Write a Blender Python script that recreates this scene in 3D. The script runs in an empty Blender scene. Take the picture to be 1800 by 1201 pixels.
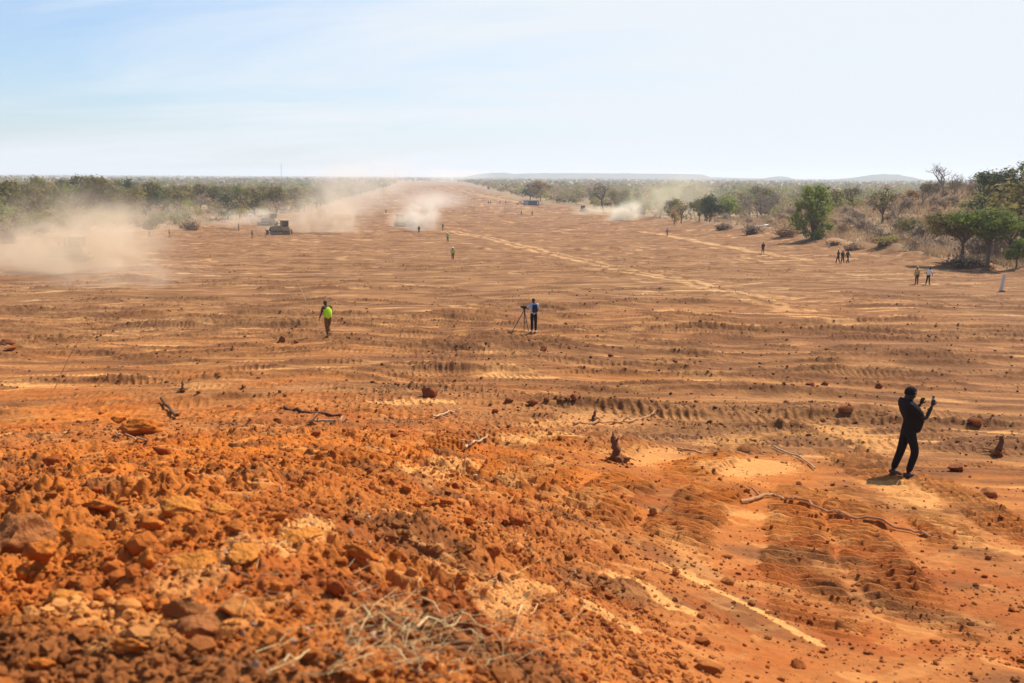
import bpy, bmesh, math, random
import numpy as np
from mathutils import Vector, Matrix

sc = bpy.context.scene
col = sc.collection
R = math.radians

# ------------------------------------------------------------------ camera
ZC = 9.0                                  # camera height above the datum of the plain
FPX, CX, CY = 1750.0, 900.0, 600.5        # focal length and centre in the 1800 px photograph
PITCH, ROLL = math.atan(291 / FPX), R(0.32)
Fv = Vector((0, math.cos(PITCH), -math.sin(PITCH)))
Rv0 = Vector((1, 0, 0)); Uv0 = Vector((0, math.sin(PITCH), math.cos(PITCH)))
Rv = Rv0 * math.cos(ROLL) + Uv0 * math.sin(ROLL)
Uv = Uv0 * math.cos(ROLL) - Rv0 * math.sin(ROLL)
cam = bpy.data.cameras.new('camera')
cam.sensor_width = 36.0; cam.lens = 36.0 * FPX / 1800.0
cam.clip_start = 0.1; cam.clip_end = 40000
cam.dof.use_dof = True; cam.dof.focus_distance = 42.0; cam.dof.aperture_fstop = 2.6
cam_ob = bpy.data.objects.new('camera', cam); col.objects.link(cam_ob)
M = Matrix((Rv, Uv, -Fv)).transposed().to_4x4(); M.translation = (0, 0, ZC)
cam_ob.matrix_world = M
sc.camera = cam_ob

# ------------------------------------------------------------------ sun and sky
SUN_AZ, SUN_EL = R(47), R(50)
sun_dir = Vector((math.sin(SUN_AZ) * math.cos(SUN_EL), math.cos(SUN_AZ) * math.cos(SUN_EL), math.sin(SUN_EL)))
sl = bpy.data.lights.new('sun', 'SUN'); sl.energy = 5.0; sl.angle = R(0.55); sl.color = (1.0, 0.93, 0.82)
so = bpy.data.objects.new('sun', sl); col.objects.link(so)
so.rotation_euler = sun_dir.to_track_quat('Z', 'Y').to_euler()

world = bpy.data.worlds.new('World'); sc.world = world; world.use_nodes = True
wn = world.node_tree; wn.nodes.clear()
def N(nt, typ, **kw):
    n = nt.nodes.new(typ)
    for k, v in kw.items(): setattr(n, k, v)
    return n
sky = N(wn, 'ShaderNodeTexSky', sky_type='NISHITA', sun_disc=False)
sky.sun_elevation = SUN_EL; sky.sun_rotation = SUN_AZ; sky.air_density = 1.0; sky.dust_density = 1.0; sky.altitude = 300
tc = N(wn, 'ShaderNodeTexCoord')
sep = N(wn, 'ShaderNodeSeparateXYZ'); wn.links.new(tc.outputs['Generated'], sep.inputs[0])
def math_node(nt, op, a, b=None, c=None, clamp=False):
    n = nt.nodes.new('ShaderNodeMath'); n.operation = op; n.use_clamp = clamp
    for i, v in enumerate((a, b, c)):
        if v is None: continue
        if isinstance(v, (int, float)): n.inputs[i].default_value = v
        else: nt.links.new(v, n.inputs[i])
    return n.outputs[0]
zc = math_node(wn, 'ADD', math_node(wn, 'MAXIMUM', sep.outputs[2], 0.0), 0.20)
u = math_node(wn, 'DIVIDE', sep.outputs[0], zc); v = math_node(wn, 'DIVIDE', sep.outputs[1], zc)
cmb = N(wn, 'ShaderNodeCombineXYZ'); wn.links.new(u, cmb.inputs[0]); wn.links.new(v, cmb.inputs[1])
mp = N(wn, 'ShaderNodeMapping'); wn.links.new(cmb.outputs[0], mp.inputs[0])
mp.inputs['Rotation'].default_value = (0, 0, R(8)); mp.inputs['Scale'].default_value = (0.22, 0.62, 1.0); mp.inputs['Location'].default_value = (0.35, 0.2, 0)
n1 = N(wn, 'ShaderNodeTexNoise'); n1.inputs['Scale'].default_value = 1.5; n1.inputs['Detail'].default_value = 8; n1.inputs['Roughness'].default_value = 0.58; n1.inputs['Distortion'].default_value = 0.5
wn.links.new(mp.outputs[0], n1.inputs['Vector'])
r1 = N(wn, 'ShaderNodeMapRange', interpolation_type='SMOOTHSTEP'); wn.links.new(n1.outputs[0], r1.inputs[0])
r1.inputs[1].default_value = 0.40; r1.inputs[2].default_value = 0.68
# the veil of thin cloud thickens towards the sun's side of the sky
side = N(wn, 'ShaderNodeVectorMath', operation='DOT_PRODUCT'); wn.links.new(tc.outputs['Generated'], side.inputs[0])
side.inputs[1].default_value = (math.sin(R(52)) , math.cos(R(52)), 0.15)
r2 = N(wn, 'ShaderNodeMapRange', interpolation_type='SMOOTHSTEP'); wn.links.new(side.outputs['Value'], r2.inputs[0])
r2.inputs[1].default_value = 0.25; r2.inputs[2].default_value = 1.02; r2.inputs[3].default_value = 0.0; r2.inputs[4].default_value = 0.95
low = math_node(wn, 'POWER', 2.718, math_node(wn, 'MULTIPLY', math_node(wn, 'MAXIMUM', sep.outputs[2], 0.0), -11.0))
veil = math_node(wn, 'ADD', math_node(wn, 'MULTIPLY', r1.outputs[0], 0.70), r2.outputs[0])
veil = math_node(wn, 'ADD', veil, math_node(wn, 'MULTIPLY', low, 0.45))
hi = N(wn, 'ShaderNodeMapRange', interpolation_type='SMOOTHSTEP'); wn.links.new(sep.outputs[2], hi.inputs[0])
hi.inputs[1].default_value = 0.22; hi.inputs[2].default_value = 0.75; hi.inputs[3].default_value = 1.0; hi.inputs[4].default_value = 0.25
veil = math_node(wn, 'MULTIPLY', veil, hi.outputs[0], clamp=True)
mixc = N(wn, 'ShaderNodeMix', data_type='RGBA'); wn.links.new(veil, mixc.inputs[0])
skm = N(wn, 'ShaderNodeMix', data_type='RGBA', blend_type='MULTIPLY'); skm.inputs[0].default_value = 1.0
wn.links.new(sky.outputs[0], skm.inputs[6]); skm.inputs[7].default_value = (1.10, 1.34, 1.64, 1)
wn.links.new(skm.outputs[2], mixc.inputs[6]); mixc.inputs[7].default_value = (8.9, 9.55, 10.2, 1)
bg = N(wn, 'ShaderNodeBackground'); bg.inputs[1].default_value = 0.066
wn.links.new(mixc.outputs[2], bg.inputs[0])
wo = N(wn, 'ShaderNodeOutputWorld'); wn.links.new(bg.outputs[0], wo.inputs[0])

sc.view_settings.view_transform = 'Standard'; sc.view_settings.look = 'None'
sc.view_settings.exposure = 0.52; sc.view_settings.gamma = 1.0; sc.view_settings.use_curve_mapping = False
sc.cycles.use_denoising = True
sc.cycles.max_bounces = 6; sc.cycles.diffuse_bounces = 3; sc.cycles.transparent_max_bounces = 16
sc.cycles.volume_bounces = 2
sc.cycles.use_adaptive_sampling = True

# ------------------------------------------------------------------ noise
rng = np.random.default_rng(11)
PERM = np.concatenate([rng.permutation(256)] * 2).astype(np.int32)
GA = rng.uniform(0, 2 * np.pi, 256); GX, GY = np.cos(GA).astype(np.float32), np.sin(GA).astype(np.float32)
def pn(x, y, seed=0):
    """gradient noise, about -1..1"""
    x = np.asarray(x, np.float32) + np.float32(seed * 17.13 + 100.0); y = np.asarray(y, np.float32) + np.float32(seed * 7.71 + 50.0)
    fx, fy = np.floor(x), np.floor(y)
    xi, yi = fx.astype(np.int32) & 255, fy.astype(np.int32) & 255
    x -= fx; y -= fy
    u = x * x * x * (x * (x * 6 - 15) + 10); v = y * y * y * (y * (y * 6 - 15) + 10)
    a = PERM[xi]; b = PERM[(xi + 1) & 255]
    def g(h, dx, dy): return GX[h] * dx + GY[h] * dy
    n00 = g(PERM[a + yi], x, y); n10 = g(PERM[b + yi], x - 1, y)
    yj = (yi + 1) & 255
    n01 = g(PERM[a + yj], x, y - 1); n11 = g(PERM[b + yj], x - 1, y - 1)
    t0 = n00 + u * (n10 - n00); t1 = n01 + u * (n11 - n01)
    return (t0 + v * (t1 - t0)) * np.float32(1.5)
def fbm(x, y, octv=4, seed=0, gain=0.5):
    s = 0; a = 1.0
    for i in range(octv):
        s = s + a * pn(x * 2 ** i, y * 2 ** i, seed + i * 3); a *= gain
    return s
def sst(a, b, x):
    t = np.clip((np.asarray(x, float) - a) / (b - a), 0, 1); return t * t * (3 - 2 * t)

# ------------------------------------------------------------------ projection between the photograph and the place
EDGE_X = [-2500, -400, 0, 150, 300, 400, 470, 540, 600, 640, 675, 700, 712, 795, 800, 845, 870, 912, 957, 1000, 1060, 1150, 1260, 1340, 1450, 1560, 1650, 1800, 2100, 4200]
EDGE_Y = [600, 450, 428, 410, 403, 393, 384, 374, 357, 346, 335, 324, 319.6, 319.6, 321, 330, 340, 350, 358, 364, 373, 386, 396, 407, 424, 440, 460, 478, 520, 640]
def project(x, y, z):
    x = np.asarray(x, float); y = np.asarray(y, float); z = np.asarray(z, float) - ZC
    dep = np.maximum(x * Fv.x + y * Fv.y + z * Fv.z, 1e-3)
    px = CX + FPX * (x * Rv.x + y * Rv.y + z * Rv.z) / dep
    py = CY - FPX * (x * Uv.x + y * Uv.y + z * Uv.z) / dep
    return px, py

# ------------------------------------------------------------------ the land
PL_D = [0, 10, 20, 30, 55, 80, 110, 160, 220, 280, 400, 500, 700, 1000, 2000, 4000, 12000]
PL_H = [7.4, 7.55, 7.8, 8.1, 8.75, 9.6, 10.6, 12.1, 13.3, 14.2, 15.0, 15.2, 15.0, 14.6, 14.2, 14.0, 14.0]
_ld = np.linspace(math.log(3), math.log(12003), 600)
_ph = np.interp(np.exp(_ld) - 3, PL_D, PL_H)
_k = np.exp(-0.5 * (np.arange(-30, 31) / 11.0) ** 2); _k /= _k.sum()
_ph = np.convolve(np.pad(_ph, 30, mode='edge'), _k, 'valid')
_ml = np.linspace(math.log(3), math.log(303), 300)
_mr = np.interp(np.exp(_ml) - 3, [0, 1.5, 3, 5, 7, 10, 14, 20, 30, 40, 60, 100, 400], [5.85, 5.75, 5.25, 4.38, 3.70, 3.06, 2.56, 2.06, 1.12, .55, .15, 0, 0])
_mr = np.convolve(np.pad(_mr, 12, mode='edge'), np.hanning(25) / np.hanning(25).sum(), 'valid')
def mound(x, y):
    r = np.hypot(x, y); sa = x / np.maximum(r, 1e-3)
    left = 5.85 / (1 + (r / 19.5) ** 2)
    right = np.interp(np.log(r + 3), _ml, _mr)
    w = sst(-0.28, 0.34, np.where(y > 0, sa, np.sign(sa) * 0.34 * (1 - 0 * r)))
    return left * (1 - w) + right * w
def base(x, y):
    x = np.asarray(x, float); y = np.asarray(y, float)
    r = np.hypot(x, y)
    h = ZC - np.interp(np.log(r + 3), _ld, _ph) + mound(x, y)
    # the hill with dry grass on the right
    h = h + 11.3 * np.exp(-0.5 * (((x - 122) / 38.0) ** 2 + ((y - 222) / 46.0) ** 2)) \
          + 3.0 * np.exp(-0.5 * (((x - 165) / 50.0) ** 2 + ((y - 190) / 60.0) ** 2))
    return h
def at(px, py, hf=base):
    """point where the line of sight through a pixel of the photograph meets the land"""
    d = Fv + Rv * ((px - CX) / FPX) - Uv * ((py - CY) / FPX)
    t = np.exp(np.linspace(math.log(1.5), math.log(9000), 3000))
    zz = ZC + d.z * t; hh = hf(d.x * t, d.y * t)
    below = np.nonzero(zz < hh)[0]
    i = below[0] if len(below) else len(t) - 1
    a, b = t[max(i - 1, 0)], t[i]
    for _ in range(18):
        m = 0.5 * (a + b)
        if ZC + d.z * m < float(hf(np.array([d.x * m]), np.array([d.y * m]))[0]): b = m
        else: a = m
    return Vector((d.x * b, d.y * b, ZC + d.z * b))
def at_depth(px, dist, z=None):
    """point at a pixel column and a given distance, on the land"""
    az = math.atan((px - CX) / FPX)
    x, y = dist * math.sin(az), dist * math.cos(az)
    return Vector((x, y, float(base(np.array([x]), np.array([y]))[0])))
def edge_d(x, y, z):
    px, py = project(x, y, z)
    return py - np.interp(px, EDGE_X, EDGE_Y)          # > 0 on the cleared ground

def polyline_dist(x, y, pts):
    best = np.full(x.shape, 1e9)
    for (a, b) in zip(pts[:-1], pts[1:]):
        dx, dy = b[0] - a[0], b[1] - a[1]; L = dx * dx + dy * dy
        t = np.clip(((x - a[0]) * dx + (y - a[1]) * dy) / L, 0, 1)
        best = np.minimum(best, np.hypot(x - a[0] - t * dx, y - a[1] - t * dy))
    return best
edge_pts_l = [at(px, np.interp(px, EDGE_X, EDGE_Y)) for px in (-350, -120, 0, 80, 150, 220, 300, 350, 400, 470, 540, 620)]
edge_pts_r = [at(px, np.interp(px, EDGE_X, EDGE_Y)) for px in (960, 1000, 1060, 1150, 1205, 1260, 1340, 1400, 1450, 1500, 1560, 1650, 1800, 1950)]
ROADS = [([at(*p) for p in ((800, 406), (880, 424), (960, 444), (1040, 462), (1120, 480), (1210, 496), (1310, 519), (1400, 545))], 0.75, 1.9),
         ([at(*p) for p in ((1125, 407), (1180, 415), (1250, 428), (1330, 443), (1420, 458))], 1.2, 0.0),
         ([at(*p) for p in ((740, 318), (775, 324), (800, 333), (850, 345), (915, 357))], 1.6, 0.0)]

# bulldozer tracks: (x, y, heading, half length, half width, bend, grouser pitch)
trk = []
tr = random.Random(5)
for i in range(64):                                   # passes across the plain, left to right
    d = 22 * (150 / 22) ** (tr.random() ** 0.95); az = tr.uniform(-0.55, 0.6)
    if d < 34 and az < -0.12: continue
    x, y = d * math.sin(az), d * math.cos(az)
    hd = tr.gauss(0.0, 0.10) + (0.10 if x < 0 else -0.05)
    trk.append((x, y, hd, tr.uniform(6, 22), tr.uniform(0.26, 0.36), tr.gauss(0, 0.004), tr.uniform(0.20, 0.26), 0.75))
for px, py, hd, hl, bend in ((1520, 950, 1.34, 5.0, 0.012), (1400, 945, 1.30, 5.0, 0.010), (1225, 895, 1.24, 4.0, 0.015), (1075, 875, 1.30, 3.4, 0.012), (950, 838, 1.40, 3.4, 0.01),
                             (900, 830, 1.45, 2.6, 0.0), (1260, 800, 1.15, 5, 0.01), (1340, 760, 1.10, 5, 0.01), (1120, 770, 1.2, 4, 0.01), (1660, 930, 1.32, 2.4, 0.0),
                             (1000, 770, 1.25, 4, 0.0), (1480, 800, 1.5, 5, 0.0), (1700, 880, 1.5, 4, 0.0), (620, 810, 1.5, 3, 0.0),
                             (1420, 760, 1.6, 6, 0.0), (820, 610, 1.5, 7, 0.0), (770, 610, 1.52, 7, 0.0), (1540, 560, 0.9, 7, 0.02), (860, 775, 1.1, 4, 0.0)):
    p = at(px, py)
    trk.append((p.x, p.y, hd, hl, 0.50, bend, 0.29, 1.6))

LAST = {}
SCRAPES = []                                          # blade passes of the bulldozers: flat beds edged with ridges of spilled earth
_sr = random.Random(17)
for _ in range(210):
    d_ = 24 * (420 / 24) ** (_sr.random() ** 0.85); a_ = _sr.uniform(-.58, .60)
    SCRAPES.append((d_ * math.sin(a_), d_ * math.cos(a_), _sr.gauss(0.02 - 0.06 * a_, .07) if _sr.random() < .86 else _sr.uniform(-.7, .7), _sr.uniform(7, 32) * (1 + d_ / 200), _sr.uniform(.9, 1.8), _sr.gauss(0, .0012),
                    _sr.uniform(.05, .19) * (1 + d_ / 260), _sr.uniform(.02, .12)))
# bare, scraped strips and patches of pale subsoil: pixel polyline, half width in metres, strength
PALE = [(p_, w_, s_, [at(*q) for q in p_]) for p_, w_, s_ in (
    ([(1078, 1008), (1150, 1045), (1212, 1078)], .13, .95), ([(1165, 990), (1240, 1030), (1320, 1070), (1440, 1136)], .07, .95), ([(1190, 1000), (1250, 1030)], .10, .8),
    ([(1032, 1062), (1110, 1104)], .10, .9), ([(865, 1058), (945, 1022)], .16, .7), ([(1570, 850), (1620, 890), (1680, 920), (1745, 955)], .55, .75), ([(1270, 825), (1350, 812)], .75, .75),
    ([(1290, 895), (1330, 905)], .5, .6), ([(1470, 750), (1560, 790)], .8, .7), ([(690, 708), (770, 705)], .6, .8), ([(905, 782), (985, 760)], .45, .85), ([(730, 830), (800, 815)], .4, .7),
    ([(980, 815), (900, 850)], .35, .5), ([(1110, 805), (1180, 785)], .7, .55), ([(1250, 775), (1330, 760)], .7, .5), ([(500, 955), (560, 925)], .12, .8), ([(0, 755), (130, 768)], .25, .8),
    ([(1240, 1010), (1180, 940)], .3, .35), ([(960, 740), (1080, 728)], .9, .5), ([(1000, 890), (1060, 870)], .25, .35), ([(320, 1010), (440, 960)], .2, .5), ([(90, 1055), (260, 1075)], .16, .5),
    ([(830, 538), (800, 540)], .7, .9), ([(1040, 477), (1110, 482)], 1.3, .9), ([(1075, 487), (1140, 488)], 1.0, .9), ([(640, 466), (710, 468)], .9, .7), ([(1450, 560), (1500, 566)], .8, .7), ([(1160, 545), (1170, 548)], .7, .8))]
LOOSE = [(w_, s_, [at(*q) for q in p_]) for p_, w_, s_ in (      # furrows and spills of loose dark red earth
    ([(1280, 1035), (1380, 1065), (1470, 1100)], .18, .8), ([(1360, 1075), (1470, 1120), (1545, 1145)], .22, .8), ([(1590, 1020), (1680, 1060), (1790, 1090)], .55, .8), ([(1060, 1040), (1130, 1080)], .16, .9),
    ([(1220, 1060), (1300, 1110)], .25, .8), ([(900, 920), (1010, 960), (1040, 970)], .5, .7), ([(1640, 900), (1790, 960)], .5, .6), ([(850, 780), (950, 850)], .35, .5), ([(1210, 905), (1290, 870)], .4, .6),
    ([(1480, 850), (1560, 880)], .4, .6), ([(500, 720), (600, 745), (700, 755)], .3, .7), ([(1150, 700), (1240, 720)], .7, .5), ([(1480, 560), (1560, 545), (1600, 520)], .8, .8), ([(1400, 590), (1480, 610)], 1.2, .8), ([(440, 497), (480, 499)], 1.0, .9), ([(792, 545), (776, 600), (770, 645)], .55, .6), ([(852, 560), (822, 610), (798, 655)], .6, .65), ([(0, 850), (60, 880), (130, 850)], .25, .7), ([(870, 505), (930, 520), (990, 512)], .8, .8), ([(1240, 640), (1330, 632)], .6, .7), ([(600, 655), (720, 668)], .4, .6), ([(150, 618), (330, 640)], .35, .5), ([(560, 520), (640, 530)], .7, .6))]
def height(x, y, want_col=False):
    """the land with its ruts, tracks, scrapes and lumps; with want_col also the soil's own colour"""
    x = np.asarray(x, float); y = np.asarray(y, float)
    shp = x.shape; x = x.ravel(); y = y.ravel()
    h0 = base(x, y); h = h0.copy()
    r = np.hypot(x, y)
    m = mound(x, y)
    e = edge_d(x, y, h0)
    front = (y > 0)
    clear = np.where(front, sst(-3, 4, e + 3 * pn(x / 6, y / 6, 31)), 1.0)
    nearm = sst(1.2, 2.7, m + 0.8 * pn(x / 4, y / 4, 3) - 0.05 * np.clip(x, -3, 30))            # fresh loose soil of the heap
    big = fbm(x / 9.0, y / 9.0, 3, 1)
    h += 0.20 * big * sst(4, 25, r) * (1 + 0.6 * (1 - clear)) + 0.5 * pn(x / 60, y / 60, 2) * sst(80, 300, r)
    nr = np.nonzero(r < 1500)[0]
    xx, yy = x[nr], y[nr]
    plain = (1 - nearm[nr]) * clear[nr]
    wob = 0.9 * pn(xx / 14, yy / 14, 8)
    an = fbm((xx + 0.10 * yy) / 13.0, (yy + wob - 0.05 * xx) / 1.1, 3, 12)
    rid = 1 - np.abs(pn((xx - 0.12 * yy) / 9.0, (yy + wob * 0.7) / 0.8, 15)) * 1.6
    strk = pn((xx + .05 * yy) / 16.0, (yy + wob) / 0.55, 16)
    bl = sst(-0.15, 0.5, pn(xx / 11, yy / 7, 19))
    h[nr] += plain * (0.035 * an + 0.03 * np.clip(rid, 0, 1) ** 3 * bl) 
    scb = np.zeros_like(xx); scp = np.zeros_like(xx)
    for k_, (sx, sy, hd, hl, hw, bend, ha, hb_) in enumerate(SCRAPES):
        ca, sa = math.cos(hd), math.sin(hd)
        q = np.nonzero((np.abs(xx - sx) < hl + 1) & (np.abs(yy - sy) < hl * abs(sa) + hw + 2.5 + abs(bend) * hl * hl))[0]
        if not len(q): continue
        s_ = (xx[q] - sx) * ca + (yy[q] - sy) * sa; t_ = -(xx[q] - sx) * sa + (yy[q] - sy) * ca + bend * s_ * s_ + 0.12 * pn(s_ / 4, k_ * 3.3 + 0 * s_, 24)
        j = np.nonzero((np.abs(s_) < hl) & (np.abs(t_) < hw + 1.0))[0]
        if not len(j): continue
        q = q[j]; s_ = s_[j]; t_ = t_[j]
        end = sst(0, 4, hl - np.abs(s_)); pl_ = plain[q] * end
        bed = 1 - sst(hw - .15, hw + .1, np.abs(t_))
        stri = pn(s_ / 7, t_ / 0.13 + k_, 25)
        h[nr[q]] += pl_ * bed * (-0.03 + 0.018 * stri)
        scp[q] = np.maximum(scp[q], pl_ * bed * sst(-.1, .5, pn(s_ / 9, t_ / .6 + k_, 28)) * sst(-.5, .4, stri))
        for sg, amp in ((1, ha), (-1, hb_)):
            br_ = sst(-.35, .35, pn(s_ / 3.5 + k_ * 1.7, sg + k_, 26)); rg = np.exp(-((t_ - sg * hw) / (.10 + 1.1 * amp)) ** 2) * br_
            h[nr[q]] += pl_ * rg * amp * (.9 + .45 * pn(s_ / .30, t_ / .22 + k_, 27) + .2 * pn(s_ / .11, t_ / .10 + k_, 29))
            scb[q] = np.maximum(scb[q], pl_ * rg)
    # scattered windrows of dark loose earth
    wr = sst(0.35, 0.75, pn(xx / 5.5, (yy + wob) / 1.5, 41)) * sst(0.0, 0.4, pn(xx / 19, yy / 12, 43))
    h[nr] += plain * wr * (0.16 + 0.18 * np.abs(fbm(xx / 0.7, yy / 0.5, 2, 44)))
    # earth heaped along the borders of the clearing
    fr = np.nonzero(front & (r > 60) & (r < 700) & (np.abs(e) < 60))[0]
    dl = np.minimum(polyline_dist(x[fr], y[fr], edge_pts_l), polyline_dist(x[fr], y[fr], edge_pts_r))
    h[fr] += 0.9 * np.exp(-(dl / 2.6) ** 2) * np.clip(0.45 + 0.9 * pn(x[fr] / 5, y[fr] / 5, 23), 0, 1.6)
    tmask = np.zeros_like(h)
    for (tx, ty, hd, hl, hw, bend, pitch, st) in trk:
        ca, sa = math.cos(hd), math.sin(hd)
        dx, dy = x - tx, y - ty
        near = np.nonzero((np.abs(dx) < hl + 1) & (np.abs(dy) < hl + 1))[0]
        if not len(near): continue
        s = dx[near] * ca + dy[near] * sa; t0 = -dx[near] * sa + dy[near] * ca + bend * s * s
        for off in ((-0.95, 0.95) if st < 1.2 else (0.0,)):
            t = t0 - off
            k = np.nonzero((np.abs(t) < hw + 0.22) & (np.abs(s) < hl))[0]
            if not len(k): continue
            idx = near[k]; tt = np.abs(t[k]); ss = s[k]
            pres = sst(-0.45, 0.15, pn(ss / 1.7 + tx, off + ty, 52)) * sst(0, 1.2, hl - np.abs(ss)) * min(st, 1.0) if st < 1.2 else (0.30 + 0.70 * sst(-0.5, 0.2, pn(ss / 1.3 + tx, t[k] / .8 + ty, 52))) * sst(0, 2.4, hl - np.abs(ss) + 0.8 * pn(ss / .8, t[k] / .5, 53))
            inner = 1 - sst(hw - 0.05 - (0.10 if st > 1.2 else 0), hw + 0.05, tt + (0.10 * pn(ss / .35, t[k] / .35, 54) if st > 1.2 else 0)); berm = np.exp(-((tt - hw - 0.07) / 0.06) ** 2)
            ph = (ss / pitch + 0.06 * pn(ss * 2, t[k] * 3, 55)) % 1.0
            bar = np.where(ph < 0.28, 1.0, 0.0) * sst(0, .1, ph) + np.clip((0.5 - ph) / 0.22, 0, 1) * (ph >= 0.28)
            brk = sst(-0.7, 0.0, pn(ss * 1.2, t[k] * 3, 58)) * (1.0 if st < 1.2 else 0.35) + (0.0 if st < 1.2 else 0.65)
            wgt = pres * inner * ((1 - tmask[idx]) if st < 1.2 else (tmask[idx] < 0.12))
            h[idx] += wgt * ((-0.045 if st < 1.2 else -0.022) + (0.062 if st < 1.2 else 0.130) * bar * brk) + pres * berm * (0.045 if st < 1.2 else 0.012) * (1 + pn(ss * 3, t[k] * 3, 59))
            tmask[idx] = np.maximum(tmask[idx], pres * inner * (0.8 if st < 1.2 else 0.6))
    # lumps
    n2 = np.nonzero(r < 75)[0]
    xa, ya = x[n2], y[n2]
    loose = 1 - 0.92 * sst(-0.4, 1.6, xa - 0.05 * ya + 0.8 * pn(xa / 2, ya / 2, 60))
    rough = loose * (0.45 + 0.55 * sst(1.9, 3.6, m[n2])) * np.clip(0.25 + 1.15 * nearm[n2] * (0.35 + 0.65 * sst(-0.3, 0.45, pn(xa / 2.7, ya / 2.7, 61))) , 0, 1.2) * (1 - 0.92 * tmask[n2])
    lf = np.zeros_like(xa)
    for w, a, sd in ((1.6, 0.13, 67), (0.8, 0.10, 62), (0.40, 0.078, 63), (0.20, 0.056, 64), (0.095, 0.040, 65), (0.045, 0.018, 66)):
        q = np.nonzero(r[n2] < w * 320 + 4)[0]
        v = np.abs(pn(xa[q] / w, ya[q] / w, sd)); v2 = pn(xa[q] / w * 1.31 + 5, ya[q] / w * 1.31, sd + 20)
        lf[q] += a * (1.35 * np.minimum(v, 0.62) - 0.42 + 0.45 * v2)       # rounded crumbs with sharp hollows between
    gully = pn((xa * 0.9 + ya * 0.45) / 0.5, (ya - 0.5 * xa) / 2.8, 70)
    h[n2] += rough * lf * sst(1.0, 3.0, r[n2]) + nearm[n2] * 0.03 * gully * (1 - tmask[n2])
    sm = np.zeros_like(xa); ls = np.zeros_like(xa)
    for _, w, st, pts in PALE: sm = np.maximum(sm, st * (1 - sst(0.55, 1.15, polyline_dist(xa, ya, pts) / w + 0.45 * pn(xa / w * .8, ya / w * .8, 75) + 0.3 * pn(xa / .15, ya / .15, 76))))
    for w, st, pts in LOOSE: ls = np.maximum(ls, st * (1 - sst(0.5, 1.2, polyline_dist(xa, ya, pts) / w + 0.5 * pn(xa / w, ya / w, 77) + 0.35 * pn(xa / .2, ya / .2, 78))))
    sm *= 1 - ls
    rough = np.maximum(rough * (1 - 0.85 * sm), 0.75 * ls)
    # flat scraped slabs on the heap
    sl_ = sst(0.42, 0.52, pn(xa / 0.55 + 0.5 * pn(xa * 2.5, ya * 2.5, 73), ya / 0.42 + 0.5 * pn(xa * 2, ya * 2, 74), 72)) * nearm[n2]
    h[n2] += sl_ * (-rough * lf * 0.75 + 0.012)
    LAST['tmask'] = tmask; fb = np.zeros_like(h); fb[nr] = np.clip(scb + wr * plain, 0, 1); LAST['spill'] = fb
    if not want_col:
        return h.reshape(shp)
    # ---- soil colours (materials of the ground itself)
    def C(*c): return np.array(c)
    orange, pale, brown, tan, bush, red = C(.46, .128, .016), C(.62, .290, .088), C(.125, .052, .022), C(.275, .136, .056), C(.34, .225, .125), C(.33, .080, .015)
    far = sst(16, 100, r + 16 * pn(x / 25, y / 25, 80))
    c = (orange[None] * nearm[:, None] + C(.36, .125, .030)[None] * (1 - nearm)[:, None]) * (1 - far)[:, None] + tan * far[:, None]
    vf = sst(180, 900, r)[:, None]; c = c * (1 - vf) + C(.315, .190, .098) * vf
    warm = sst(-0.35, 0.5, pn(x / 16, y / 9, 81) - x / 55.0)          # redder to the left, browner to the right
    mid = C(.245, .108, .042)
    kk = ((1 - warm) * (1 - far) * (1 - 0.45 * nearm))[:, None]
    c = c * (1 - kk) + mid * kk
    b = np.zeros_like(h)
    b[nr] = plain * np.clip(0.9 * scb + 0.40 * sst(0.12, 0.5, strk) + 0.85 * wr + 0.5 * sst(.15, .6, fbm(xx / 4.5, yy / 3.0, 3, 18)) + 0.75 * sst(-0.05, 0.6, pn((xx + .1 * yy) / 9, (yy + wob) / 1.3, 83)) + 0.45 * sst(0, .6, pn(xx / 1.2, yy / .5, 84)), 0, 1)
    b = np.maximum(b, nearm * 0.8 * sst(0.0, 0.5, pn(x / 1.6, y / 1.1, 85) + 0.35 * sst(5.5, 3.2, r)))
    b = np.maximum(b, (0.45 - 0.34 * nearm) * tmask)
    c = c * (1 - 0.75 * b)[:, None] + brown * (0.75 * b)[:, None]
    rd = nearm * sst(0.05, 0.55, pn(x / 2.2, y / 1.4, 86))
    c = c * (1 - 0.6 * rd)[:, None] + red * (0.6 * rd)[:, None]
    p = np.zeros_like(h)
    p[nr] = plain * sst(0.30, 0.48, pn((xx + .2 * yy) / 3.6, (yy + wob) / 0.85, 88) * (0.55 + 0.6 * sst(-0.2, 0.5, pn(xx / 20, yy / 14, 89))))
    p2 = np.zeros_like(h); p2[n2] = sl_ * .5
    b[n2] = np.maximum(b[n2] * (1 - .9 * sm), 0)
    st2 = sst(0.30, 0.5, pn((xa * 0.75 + ya * 0.66) / 3.2, (ya * 0.75 - xa * 0.66) / 0.35, 90)) * nearm[n2] * sst(-0.5, 2.0, xa) * 0.8
    p2[n2] = np.maximum(p2[n2], st2 * .4)
    for pts, w, gap in ROADS:
        q = np.nonzero(front & (r > 40) & (r < 1500))[0]
        dd = polyline_dist(x[q], y[q], pts)
        if gap: dd = np.abs(dd - gap / 2)
        p[q] = np.maximum(p[q], 0.95 * (1 - sst(w * 0.55, w, dd + 0.25 * pn(x[q] / 2, y[q] / 2, 91))))
    p[nr] = np.maximum(p[nr], plain * 0.22 * sst(0.22, 0.5, -strk) * sst(-.2, .35, pn(xx / 23, yy / 9, 17)))
    p[nr] = np.maximum(p[nr], 0.55 * scp)
    p = np.maximum(p * (1 - 0.7 * b), p2 * 0.62)
    p[n2] = np.maximum(p[n2] * (1 - ls), sm)
    lc_ = (red * .8)[None] * nearm[n2][:, None] + (brown * 1.15)[None] * (1 - nearm[n2])[:, None]
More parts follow.
